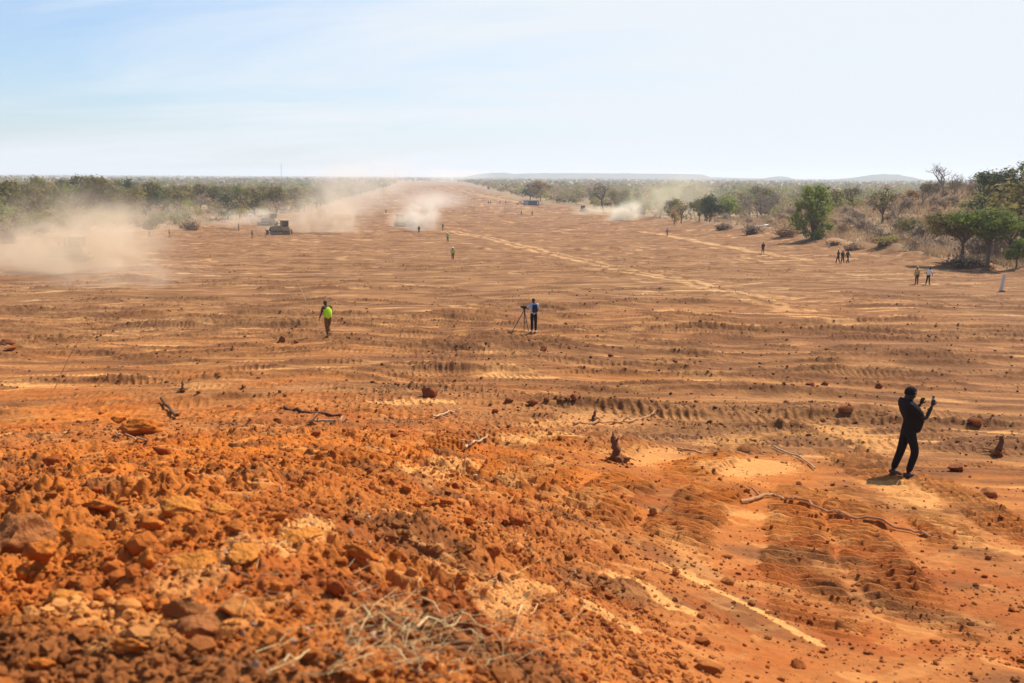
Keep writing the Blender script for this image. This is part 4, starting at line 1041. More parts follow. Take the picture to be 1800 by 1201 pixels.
# heaps of grubbed up brush along the borders
def brush_heap(px, py, wpx, hpx, seed, label, mat=None, log=None, leaf=None):
    p = at_g(px, py); s = (p - Vector((0, 0, ZC))).length / FPX; W, Hh = wpx * s, hpx * s; g = random.Random(seed); root = empty('brush_heap', p)
    m = MB()
    for _ in range(110):
        a = g.uniform(0, 6.28); q = Vector((g.gauss(0, W * .22), g.gauss(0, W * .15), g.uniform(-.05, Hh * .45))); d = Vector((math.cos(a) * .35 * W, math.sin(a) * .25 * W, g.uniform(-.15, .75) * Hh)) * g.uniform(.3, 1.0)
        m.tube([q, q + d * .5 + Vector((0, 0, .1)), q + d], [g.uniform(.03, .09), .045, .015], 4)
    m.build('branches', mat or WOODD, root)
    v, f = chunk(seed, ICO3, 7, .35, (W * .34, W * .22, Hh * .30)); MB().add(v + np.array((0, 0, -Hh * .05)), f.tolist()).build('earth_heap', SOIL_B, root)
    if leaf:
        gg = np.random.default_rng(seed); q = leaf_quads(gg, crown_points(gg, [(0, 0, Hh * .4, W * .4, W * .3, Hh * .45)], 700, 26, .35)[:, :3], .24)
        link('foliage', np_mesh('foliage', q.reshape(-1, 3), np.arange(len(q) * 4).reshape(-1, 4)), leaf, root)
    return tag(root, label, 'brush heap')
brush_heap(1322, 412, 30, 17, 2, 'dark heap of grubbed up roots and branches beside a pale log at the right border', leaf=LEAF_GREY)
brush_heap(1272, 404, 26, 10, 3, 'low heap of branches left of the dark heap at the right border', leaf=LEAF_GREY)
brush_heap(1380, 414, 46, 18, 4, 'tangled brown brush heap between the pale log and the bright green tree', WOOD, leaf=LEAF_DRY)
brush_heap(1465, 432, 22, 8, 5, 'small heap of dark brush right of the bright green tree')
brush_heap(1500, 440, 30, 9, 6, 'low brown brush heap behind the three walking people', WOOD, leaf=LEAF_DRY)
brush_heap(335, 404, 34, 16, 7, 'heap of uprooted bushes at the left border right of the people in orange', leaf=LEAF_GREY)
brush_heap(262, 404, 24, 16, 8, 'heap of uprooted green brush behind the two people in orange', leaf=LEAF_OLIVE)
brush_heap(14, 428, 26, 26, 9, 'dark clump of uprooted brush at the left edge of the clearing', leaf=LEAF_GREY)
brush_heap(1560, 437, 60, 14, 10, 'long low brush heap along the foot of the dry hill', WOOD, leaf=LEAF_YELLOW)
brush_heap(1700, 468, 70, 12, 11, 'dark scrub heap around the feet of the two acacias', leaf=LEAF_GREY)
stick('fallen_log', [(1335, 405), (1343, 403.5), (1350, 402)], .22, .15, simple('white_log', (.72, .66, .58), .9, .1, .1), 'bleached white log lying on the brush at the right border', 'log', .75, 0, 0, 3)

# far hills
HILLM, hnt, hb = material('hill_scrub', .95, .05)
t_ = N(hnt, 'ShaderNodeTexCoord'); n_ = N(hnt, 'ShaderNodeTexNoise'); n_.inputs['Scale'].default_value = .012; n_.inputs['Detail'].default_value = 8; n_.inputs['Roughness'].default_value = .7
hnt.links.new(t_.outputs['Object'], n_.inputs['Vector']); rp_ = N(hnt, 'ShaderNodeMapRange'); hnt.links.new(n_.outputs[0], rp_.inputs[0]); rp_.inputs[1].default_value = .35; rp_.inputs[2].default_value = .65
mx_ = N(hnt, 'ShaderNodeMix', data_type='RGBA'); hnt.links.new(rp_.outputs[0], mx_.inputs[0]); mx_.inputs[6].default_value = (.055, .060, .028, 1); mx_.inputs[7].default_value = (.14, .12, .07, 1)
hnt.links.new(mx_.outputs[2], hb.inputs['Base Color'])
def far_hill(name, prof, dist, depth):
    """ridge whose skyline follows pixels of the photograph, a real hill of the given depth"""
    n = 160; m = 18; P = []
    xs = np.linspace(prof[0][0], prof[-1][0], n); ys = np.interp(xs, [q[0] for q in prof], [q[1] for q in prof])
    for j in range(m):
        t = j / (m - 1)
        for i in range(n):
            az_ = math.atan((xs[i] - CX) / FPX); yy_ = dist + depth * (t - .5)
            d = Fv + Rv * ((xs[i] - CX) / FPX) - Uv * ((ys[i] - CY) / FPX); top = ZC + d.z / d.y * dist
            gz = ZC - 15; k = math.sin(math.pi * t) ** .8
            jit = 1 + .10 * float(pn(np.array([xs[i] / 9.0]), np.array([t * 5.0]), 5)[0])
            P.append((d.x / d.y * yy_, yy_, gz + (top - gz) * k * (jit if 0 < t < .45 else 1)))
    F2 = [(j * n + i, j * n + i + 1, (j + 1) * n + i + 1, (j + 1) * n + i) for j in range(m - 1) for i in range(n - 1)]
    o = link(name, np_mesh(name, np.array(P), np.array(F2), True), HILLM); return tag(o, kind='structure')
far_hill('hills', [(815, 311), (840, 306.5), (860, 304.5), (885, 303.5), (905, 306), (930, 304.8), (1000, 304.5), (1100, 305), (1200, 306), (1235, 307), (1248, 311.5), (1300, 313), (1345, 314.5)], 5600, 900)
far_hill('hills', [(1290, 316), (1340, 314), (1355, 311.5), (1372, 310), (1385, 311.5), (1400, 316), (1450, 317.5)], 5000, 700)
far_hill('hills', [(1430, 319), (1460, 316), (1500, 312.5), (1530, 308), (1555, 306), (1580, 307.5), (1605, 312), (1625, 317), (1700, 319)], 4400, 700)

# ------------------------------------------------------------------ people
def skin(verts, edges, radii, levels=1):
    """one continuous surface grown round a skeleton; returns vertices and faces"""
    me = bpy.data.meshes.new('skin_tmp'); me.from_pydata([tuple(v) for v in verts], edges, []); me.update()
    o = bpy.data.objects.new('skin_tmp', me); col.objects.link(o)
    md = o.modifiers.new('skin', 'SKIN'); md.use_smooth_shade = True
    for i, r in enumerate(radii):
        r = tuple(q * 1.13 for q in r) if isinstance(r, tuple) else r * 1.10
        me.skin_vertices[0].data[i].radius = r if isinstance(r, tuple) else (r, r)
        me.skin_vertices[0].data[i].use_root = (i == 0)
    if levels:
        sb = o.modifiers.new('sub', 'SUBSURF'); sb.levels = levels; sb.render_levels = levels
    dg = bpy.context.evaluated_depsgraph_get(); e = o.evaluated_get(dg); m2 = e.to_mesh()
    v = [tuple(p.co) for p in m2.vertices]; f = [tuple(p.vertices) for p in m2.polygons]
    e.to_mesh_clear(); bpy.data.objects.remove(o); bpy.data.meshes.remove(me)
    return v, f
SKIN = simple('dark_skin', (.070, .036, .022), .55, .35, .12, 20)
HAIR = simple('black_hair', (.012, .010, .009), .8, .2, .2, 60)
CLOTH = {}
def cloth(c):
    if c not in CLOTH: CLOTH[c] = simple('cloth_' + str(len(CLOTH)), c, .9, .1, .22, 9)
    return CLOTH[c]
V3 = Vector
def pose(kind):
    """joints of a 1.75 m person facing +Y; L is the person's left (-X)"""
    J = dict(pel=(0, 0, .95), sp=(0, .01, 1.12), ch=(0, .01, 1.32), nk=(0, 0, 1.49), hb=(0, .015, 1.56), hd=(0, .025, 1.645), ht=(0, .01, 1.715))
    for s, n in ((-1, 'L'), (1, 'R')):
        J['sh' + n] = (s * .185, 0, 1.42); J['el' + n] = (s * .235, -.03, 1.14); J['wr' + n] = (s * .25, .05, .90)
        J['hp' + n] = (s * .09, 0, .91); J['kn' + n] = (s * .10, .02, .50); J['an' + n] = (s * .10, -.02, .085); J['to' + n] = (s * .12, .15, .03)
    def u(**k): J.update(k)
    if kind == 'walk':
        u(knL=(-.09, .17, .52), anL=(-.09, .24, .10), toL=(-.10, .40, .06), knR=(.09, -.02, .49), anR=(.09, -.24, .14), toR=(.10, -.12, .035),
          elR=(.25, .09, 1.15), wrR=(.22, .25, .97), elL=(-.25, -.12, 1.15), wrL=(-.25, -.13, .90))
    elif kind == 'stride':
        u(knL=(-.09, -.02, .49), anL=(-.09, -.22, .13), toL=(-.10, -.09, .035), knR=(.09, .18, .52), anR=(.09, .28, .10), toR=(.10, .44, .06),
          elL=(-.25, .08, 1.15), wrL=(-.24, .22, .95), elR=(.25, -.11, 1.15), wrR=(.26, -.12, .90))
    elif kind == 'trudge':            # walking away, weight on one leg, left arm hanging away from the body, head turned and bent
        u(knL=(-.05, .10, .50), anL=(-.02, .03, .085), toL=(-.03, .20, .03), knR=(.07, .14, .52), anR=(.05, -.12, .24), toR=(.05, -.02, .10),
          ch=(.0, .06, 1.31), nk=(-.03, .10, 1.47), hb=(-.05, .13, 1.53), hd=(-.07, .15, 1.61), ht=(-.07, .14, 1.69),
          shL=(-.20, .06, 1.40), shR=(.17, .07, 1.41), elL=(-.30, .04, 1.13), wrL=(-.38, .08, .90), elR=(.22, .16, 1.16), wrR=(.17, .33, 1.02))
    elif kind == 'film':              # standing at a tripod on the left, left hand reaching to the camera
        u(elL=(-.30, .14, 1.18), wrL=(-.34, .36, 1.26), elR=(.22, .06, 1.14), wrR=(.10, .26, 1.10), hb=(-.01, .03, 1.56), hd=(-.02, .05, 1.64), ht=(-.02, .035, 1.71),
          knL=(-.085, .02, .5), anL=(-.09, .0, .085), toL=(-.11, .15, .03))
    elif kind == 'phone':             # heavy man photographing with both hands raised before his face
        u(pel=(0, .06, .95), sp=(0, .075, 1.12), ch=(0, .0, 1.34), nk=(0, -.02, 1.50), hb=(0, .02, 1.55), hd=(0, .05, 1.625), ht=(0, .03, 1.70),
          shL=(-.19, -.02, 1.43), shR=(.19, -.02, 1.43), elR=(.26, .24, 1.185), wrR=(.17, .385, 1.42), elL=(-.25, .20, 1.215), wrL=(-.12, .30, 1.385),
          hpL=(-.095, .05, .91), hpR=(.095, .05, .91), knL=(-.09, -.03, .50), anL=(-.08, -.17, .10), toL=(-.09, -.02, .035), knR=(.09, .17, .50), anR=(.09, .05, .085), toR=(.10, .23, .03))
    elif kind == 'lean':              # legs apart, leaning sideways
        u(anL=(-.22, 0, .085), toL=(-.26, .13, .03), knL=(-.15, .04, .5), anR=(.13, .02, .085), toR=(.16, .17, .03), ch=(.07, .03, 1.32), nk=(.10, .02, 1.48), hb=(.11, .04, 1.55), hd=(.12, .06, 1.63), ht=(.12, .045, 1.70),
          shL=(-.10, .01, 1.42), shR=(.28, .01, 1.40), elL=(-.26, -.02, 1.17), wrL=(-.22, .14, 1.03), elR=(.36, -.02, 1.14), wrR=(.33, .12, .98))
    return {k: V3(v) for k, v in J.items()}
def hand_mesh(m, J, s, n, curl=.5, aim=None):
    """palm with five separate bent fingers, rooted at the wrist"""
    w = J['wr' + n]; d = ((w - J['el' + n]).normalized() if aim is None else V3(aim).normalized())
    side = V3((0, 1, 0)) if abs(d.y) < .8 else V3((0, 0, 1))
    ax = d.cross(side).normalized(); ac = ax.cross(d).normalized()          # ac: across the knuckles, ax: out of the palm
    inw = ax if ax.x * s < 0 else -ax
    pc = w + d * .045
    rot = np.array([[ac[i], inw[i], d[i]] for i in range(3)])
    m.ell(pc, (.040, .018, .055), rot)
    for k, (o, L) in enumerate(((-.030, .066), (-.010, .078), (.011, .074), (.030, .058))):
        p0 = pc + ac * o + d * .030; p1 = p0 + d * L * .5 + inw * L * .15 * curl
        p2 = p1 + (d * (1 - .6 * curl) + inw * curl).normalized() * L * .33; p3 = p2 + (d * (1 - curl) + inw * (curl + .2)).normalized() * L * .28
        m.tube([p0, p1, p2, p3], [.0100, .0090, .0082, .0060], 6)
    t0 = pc + ac * .032 - d * .012; t1 = t0 + ac * .026 + d * .022 + inw * .010; t2 = t1 + ac * .006 + d * .030 + inw * .010
    m.tube([t0, t1, t2], [.0125, .0110, .0075], 6)
def person(loc, face, kind, label, group, shirt=None, sleeves='short', trousers=None, vest=None, helmet=None, shoes=(.03, .025, .02), height=1.75, belly=0.0, cap=None, shorts=False, name='person', skinmat=None):
    root = empty(name, loc, face, height / 1.75); tag(root, label, 'person', group)
    J = pose(kind); sk = skinmat or SKIN
    bv = [J['pel'], J['sp'], J['ch'], J['nk'], J['hb'], J['hd'], J['ht']]; br = [(.125, .095), (.118, .090), (.140, .100), (.056, .058) if kind != 'phone' else (.078, .080), (.064, .070) if kind != 'phone' else (.080, .088), (.078, .092), (.052, .062)]
    be = [(i, i + 1) for i in range(6)]
    for n in 'LR':
        i = len(bv); bv += [J['sh' + n], J['el' + n], J['wr' + n]]; br += [.055, .042, .029]; be += [(2, i), (i, i + 1), (i + 1, i + 2)]
        i = len(bv); bv += [J['hp' + n], J['kn' + n], J['an' + n], J['to' + n]]; br += [.082, .056, .038, .028]; be += [(0, i), (i, i + 1), (i + 1, i + 2), (i + 2, i + 3)]
    v, f = skin(bv, be, br, 1)
    m = MB(); m.add(v, f)
    fw = (J['hd'] - J['hb']).cross(V3((1, 0, 0))); fw = -fw.normalized() if fw.y > 0 and False else V3((0, 1, 0))
    hd = J['hd']
    m.ell(hd + V3((0, .088, -.012)), (.013, .018, .020)); m.ell(hd + V3((0, .080, -.052)), (.024, .012, .010)); m.ell(hd + V3((0, .062, -.078)), (.030, .024, .018))
    for s in (-1, 1):
        m.ell(hd + V3((s * .080, .004, -.010)), (.010, .020, .030)); m.ell(hd + V3((s * .030, .078, .012)), (.014, .010, .008)); m.ell(hd + V3((s * .032, .080, .028)), (.020, .010, .006))
    for s, n in ((-1, 'L'), (1, 'R')):
        hand_mesh(m, J, s, n, .75 if kind == 'phone' else .45, (0.02 * -s, .25, 1) if kind == 'phone' else None)
    m.build('body', sk, root)
    # hair, cap or helmet
    q, f = ICO3; k = q[:, 2] - .45 * q[:, 1] * 0 > (-.45 if cap else -.15) + (0.55 * (q[:, 1] > .35) if cap else 0); ok = [t for t in f.tolist() if all(k[i] for i in t)]
    if helmet:
        mh = MB(); mh.add(q * np.array((.118, .135, .105)) + np.array(hd + V3((0, .0, .035))), [t for t in f.tolist() if all(q[i, 2] > -.05 for i in t)])
        mh.tube([hd + V3((math.sin(a) * .135, math.cos(a) * .155 + .015, .030)) for a in np.linspace(0, 2 * math.pi, 15)], .012, 5)
        mh.build('hard_hat', cloth(helmet), root)
    else:
        MB().add(q * np.array((.100, .118, .116) if cap else (.090, .106, .088)) + np.array(hd + V3((0, -.012 if cap else -.008, .012 if cap else .022))), ok).build('cap' if cap else 'hair', cloth(cap) if cap else HAIR, root)
    if trousers:
        tv = [J['pel'] + V3((0, 0, .12)), J['pel'] - V3((0, 0, .01))]; tr_ = [(.146, .116), (.150, .120)]; te = [(0, 1)]
        for n in 'LR':
            i = len(tv)
            if shorts:
                kn = J['hp' + n].lerp(J['kn' + n], 1.05); tv += [J['hp' + n] - V3((0, 0, .03)), kn]; tr_ += [.100, .082]; te += [(1, i), (i, i + 1)]
            else:
                an = J['kn' + n].lerp(J['an' + n], .94); tv += [J['hp' + n] - V3((0, 0, .03)), J['kn' + n], an]; tr_ += [.098, .074, .058]; te += [(1, i), (i, i + 1), (i + 1, i + 2)]
        v, f = skin(tv, te, tr_, 1); MB().add(v, f).build('shorts' if shorts else 'trousers', cloth(trousers), root)
    if shirt:
        b = belly
        tv = [J['pel'] + V3((0, .25 * b, -.09)), J['pel'] + V3((0, .4 * b, .05)), J['sp'] + V3((0, .75 * b, .02)), J['ch'], J['nk'] - V3((0, 0, .02))]; tr_ = [(.150 + b * .2, .122 + .35 * b), (.148 + b * .3, .118 + .5 * b), (.148 + b * .3, .114 + .75 * b), (.178, .136), (.086, .084)]; te = [(0, 1), (1, 2), (2, 3), (3, 4)]
        for n in 'LR':
            i = len(tv); end = J['el' + n] if sleeves == 'short' else J['wr' + n]
            if sleeves == 'short': tv += [J['sh' + n], J['sh' + n].lerp(J['el' + n], .85)]; tr_ += [.090, .068]; te += [(3, i), (i, i + 1)]
            else: tv += [J['sh' + n], J['el' + n], J['el' + n].lerp(J['wr' + n], .92)]; tr_ += [.074, .060, .047]; te += [(3, i), (i, i + 1), (i + 1, i + 2)]
        v, f = skin(tv, te, tr_, 1); MB().add(v, f).build('shirt', cloth(shirt), root)
    if vest:
        tv = [J['pel'] + V3((0, .0, -.12)), J['sp'], J['ch'], J['nk'] - V3((0, 0, .03))]; tr_ = [(.205, .165), (.195, .160), (.202, .155), (.100, .095)]; te = [(0, 1), (1, 2), (2, 3)]
        for n in 'LR': i = len(tv); tv += [J['sh' + n].lerp(J['ch'], .12) + V3((0, 0, .01))]; tr_ += [.085]; te += [(2, i)]
        v, f = skin(tv, te, tr_, 1); MB().add(v, f).build('safety_vest', cloth(vest), root)
    for n in 'LR':
        a, t = J['an' + n], J['to' + n]; MB().tube([a.lerp(t, -.38) - V3((0, 0, .03)), a - V3((0, 0, .025)), a.lerp(t, .55), t + (t - a).normalized() * .05 - V3((0, 0, .0))], [.036, .052, .050, .024], 8, 0, True, .85).build('shoe', cloth(shoes), root)
    return root, J
def stand(px, py): p = at_g(px, py); return p
def away(p): return -math.atan2(p.x, p.y)                 # rotation that faces a figure away from the camera
BLK, NVY, KHK, GRN, BRN = (.012, .012, .014), (.018, .022, .035), (.16, .12, .06), (.035, .042, .022), (.11, .055, .022)
HIV, ORG, WHT, YEL = (.46, .78, .030), (.80, .13, .035), (.70, .70, .70), (.48, .36, .12)
p = stand(1587, 834); p.z -= .08; pb = p
rt, J = person(p, -math.pi / 2 + .02, 'phone', 'big bellied person in black holding a phone up before the face', None, BLK, 'short', BLK, shoes=(.07, .065, .06), height=1.83, belly=.11, cap=BLK, skinmat=simple('darker_skin', (.014, .010, .008), .6, .35, .1, 20))
ph = empty('mobile_phone', rt.matrix_world @ V3((0, 0, 0)))
bpy.context.view_layer.update()
mw = rt.matrix_world; hand = (J['wrR'] + J['wrL']) / 2
ph.location = mw @ (hand + V3((.02, .105, .10))); ph.rotation_euler = (R(-8), 0, -math.pi / 2 + .12)
MB().box((0, 0, 0), (.078, .010, .160)).build('phone_body', cloth((.010, .010, .012)), ph, bevel=.004)
MB().box((0, -.0062, 0), (.070, .002, .148)).build('screen', simple('dark_glass', (.02, .022, .026), .15, .5, .05, 4), ph)
MB().box((-.022, .0075, .055), (.022, .005, .034)).build('lens_bump', cloth((.02, .02, .022)), ph)
tag(ph, 'black mobile phone held up before the face of the person in black', 'phone')
p = stand(577, 593); person(p, away(p) + .25, 'trudge', 'man in a bright yellow safety vest walking away with his left arm hanging', None, (.09, .055, .035), 'short', (.17, .085, .022), vest=HIV, shoes=(.36, .22, .14))
p = stand(938, 586); fc = away(p) + .12; rt, J = person(p, fc, 'film', 'person in a pale blue shirt and dark trousers standing behind a tripod', None, (.42, .50, .66), 'short', (.012, .012, .016), shoes=(.72, .70, .66), height=1.78)
bpy.context.view_layer.update(); mw = rt.matrix_world
bp_ = empty('backpack', mw @ V3((.03, -.14, 1.06)), fc)
MB().box((0, -.05, .20), (.28, .17, .42), taper=.82).build('bag', cloth((.020, .024, .045)), bp_, bevel=.04); MB().box((0, -.155, .11), (.22, .05, .20)).build('front_pocket', cloth((.03, .034, .055)), bp_, bevel=.02)
for s in (-1, 1): MB().tube([(s * .10, .03, .40), (s * .12, .16, .40), (s * .13, .27, .25), (s * .12, .22, .08), (s * .12, .05, .02)], .018, 6, 0, True, .5).build('strap', cloth((.02, .024, .045)), bp_)
tag(bp_, 'dark navy backpack worn by the person behind the tripod', 'backpack')
tp = mw @ V3((-.44, .42, 0)); tp.z = ground_z(tp.x, tp.y); trp = empty('tripod', tp); tag(trp, 'black tripod with spread legs carrying a video camera', 'tripod')
MET = simple('black_metal', (.018, .018, .02), .4, .5, .2, 30)
for k, (dx, dy) in enumerate(((-.62, -.12), (.0, .32), (.22, -.28))):
    gz = ground_z(tp.x + dx, tp.y + dy) - tp.z
    lg = MB().tube([(dx * .06, dy * .06, 1.13), (dx * .5, dy * .5, .60 + gz * .5), (dx, dy, gz + .01)], [.026, .022, .016], 8).build('leg', MET, trp)
MB().tube([(0, 0, .55), (0, 0, 1.16)], .018, 8).build('centre_column', MET, trp)
hd_ = MB(); hd_.box((0, 0, 1.20), (.10, .10, .09)); hd_.box((0, 0, 1.255), (.08, .14, .02)); hd_.build('tripod_head', MET, trp, bevel=.008)
MB().tube([(.03, -.05, 1.20), (.20, -.28, 1.10)], [.010, .012], 6).build('pan_handle', MET, trp)
vc = empty('video_camera', tp + V3((0, 0, 1.266)), fc + .5); tag(vc, 'black video camera mounted on the tripod', 'camera')
CB = cloth((.016, .016, .018))
MB().box((0, 0, .065), (.12, .24, .13)).build('camera_body', CB, vc, bevel=.012); MB().tube([(0, .11, .07), (0, .25, .07), (0, .28, .07)], [.045, .048, .056], 12).build('lens', CB, vc)
MB().tube([(0, -.08, .13), (0, -.07, .19), (0, .09, .19), (0, .10, .13)], .012, 6).build('handle', CB, vc); MB().box((-.11, .0, .09), (.09, .02, .07)).build('flip_screen', CB, vc, bevel=.004)
MB().box((.02, -.15, .10), (.05, .08, .05)).build('viewfinder', CB, vc, bevel=.008)

PEO = [  # px, py of the feet, facing (0 = away from us), pose, label, clothes
 (796, 457, 2.9, 'stand', 'worker in a white helmet and lime vest with brown trousers, nearer of a pair', dict(shirt=(.3, .28, .1), sleeves='long', trousers=(.10, .035, .025), vest=(.40, .55, .06), helmet=(.85, .82, .68))),
 (787, 425.5, 3.3, 'walk', 'worker in a white helmet and lime vest with green trousers, farther of a pair', dict(shirt=(.3, .34, .1), sleeves='long', trousers=(.06, .075, .03), vest=(.36, .52, .10), helmet=(.85, .83, .72))),
 (736.5, 409, 3.0, 'stand', 'person in dark clothes standing before the pale central dust plume', dict(shirt=NVY, sleeves='long', trousers=NVY)),
 (778.5, 405.5, 2.6, 'walk', 'grey figure half veiled by dust right of the dark one at the central plume', dict(shirt=(.14, .12, .10), sleeves='long', trousers=(.09, .08, .07))),
 (263, 417, 1.6, 'walk', 'person in an orange top at the left border, left of a pair in orange', dict(shirt=ORG, sleeves='long', trousers=(.10, .075, .06))),
 (298, 418, -1.3, 'walk', 'person in an orange top at the left border, right of a pair in orange', dict(shirt=(.76, .15, .045), sleeves='long', trousers=(.22, .09, .05))),
 (443.5, 419, 2.4, 'walk', 'person in pale khaki walking before the bulldozer', dict(shirt=(.36, .28, .18), sleeves='long', trousers=(.20, .14, .08))),
 (420, 406, 1.2, 'stand', 'person in a blue grey top standing at the dusty left border', dict(shirt=(.20, .20, .21), sleeves='long', trousers=(.10, .09, .08))),
 (1341, 446.5, .3, 'walk', 'lone person in a dark red jacket walking on the pale track at the right', dict(shirt=(.07, .030, .024), sleeves='long', trousers=(.03, .026, .022))),
 (1172.5, 415.5, -.8, 'walk', 'person in a grey top standing on the pale track farther off', dict(shirt=(.30, .30, .36), sleeves='short', trousers=(.03, .03, .035))),
 (1473, 463, .9, 'walk', 'person in dark blue walking, left of a row of three', dict(shirt=(.045, .045, .065), sleeves='long', trousers=(.04, .032, .035))),
 (1480.5, 463.5, -.4, 'stride', 'person in dark olive walking in the middle of a row of three', dict(shirt=(.055, .050, .028), sleeves='long', trousers=(.05, .042, .025))),
 (1489.5, 463, -.9, 'walk', 'person in dark green walking, right of a row of three', dict(shirt=(.045, .060, .018), sleeves='long', trousers=(.045, .05, .02))),
 (1611, 500, 2.7, 'stand', 'person in a mustard yellow shirt standing left of the one in white', dict(shirt=YEL, sleeves='long', trousers=(.045, .035, .018), cap=(.55, .42, .28))),
 (1631, 501, -.5, 'lean', 'person in a white shirt leaning with legs apart right of the one in yellow', dict(shirt=WHT, sleeves='short', trousers=(.04, .036, .022))),
 (916.7, 378.5, .5, 'walk', 'distant dark figure on the far plain, left of two before the shelter', dict(shirt=(.10, .07, .05), sleeves='long', trousers=(.06, .05, .04))),
 (935.5, 380, 2.5, 'walk', 'distant dark figure on the far plain, right of two before the shelter', dict(shirt=(.06, .05, .04), sleeves='long', trousers=(.05, .04, .03))),
 (858.7, 358.5, .5, 'stand', 'far off figure left of the grey shelter, leftmost of four', dict(shirt=(.12, .08, .06), sleeves='long', trousers=(.05, .04, .04))),
 (862, 358.5, .5, 'walk', 'far off figure touching the leftmost of four left of the shelter', dict(shirt=(.06, .06, .06), sleeves='long', trousers=(.05, .04, .04))),
 (879, 358.3, .5, 'walk', 'far off dark figure third of four left of the shelter', dict(shirt=(.05, .04, .04), sleeves='long', trousers=(.05, .04, .04))),
 (889, 357.5, .5, 'stand', 'far off grey figure nearest the shelter on its left', dict(shirt=(.20, .18, .16), sleeves='long', trousers=(.08, .07, .06))),
 (678.5, 376, .5, 'stand', 'far off figure left of the machine in the central dust plume', dict(shirt=(.08, .07, .06), sleeves='long', trousers=(.05, .04, .04))),
]
for px, py, fc, kd, lb, kw in PEO:
    p = stand(px, py); person(p, away(p) + fc, kd, lb, 'people scattered over the cleared plain', **kw)

# ------------------------------------------------------------------ machines
PAINT = simple('dusty_machine_paint', (.38, .29, .165), .8, .2, .35, 1.6)
PAINTD = simple('dark_machine_paint', (.12, .10, .07), .7, .25, .35, 2.0)
STEEL = simple('worn_steel', (.12, .10, .08), .6, .4, .35, 3.0)
GLASS, gnt, gb = material('cab_glass', .08, .6)
gb.inputs['Base Color'].default_value = (.03, .035, .035, 1)
_tr = N(gnt, 'ShaderNodeBsdfTransparent'); _tr.inputs[0].default_value = (.80, .82, .80, 1); _mx = N(gnt, 'ShaderNodeMixShader'); _mx.inputs[0].default_value = .30
gnt.links.new(_tr.outputs[0], _mx.inputs[1]); gnt.links.new(gb.outputs[0], _mx.inputs[2]); gnt.links.new(_mx.outputs[0], gnt.nodes['Material Output'].inputs[0])
RUBBERM = simple('dusty_track', (.16, .115, .075), .85, .15, .4, 4.0)
WHITEP = simple('pale_panel', (.62, .56, .46), .7, .2, .15, 2.0)
ROOFP = simple('dusty_roof', (.42, .35, .24), .8, .15, .2, 2.0)
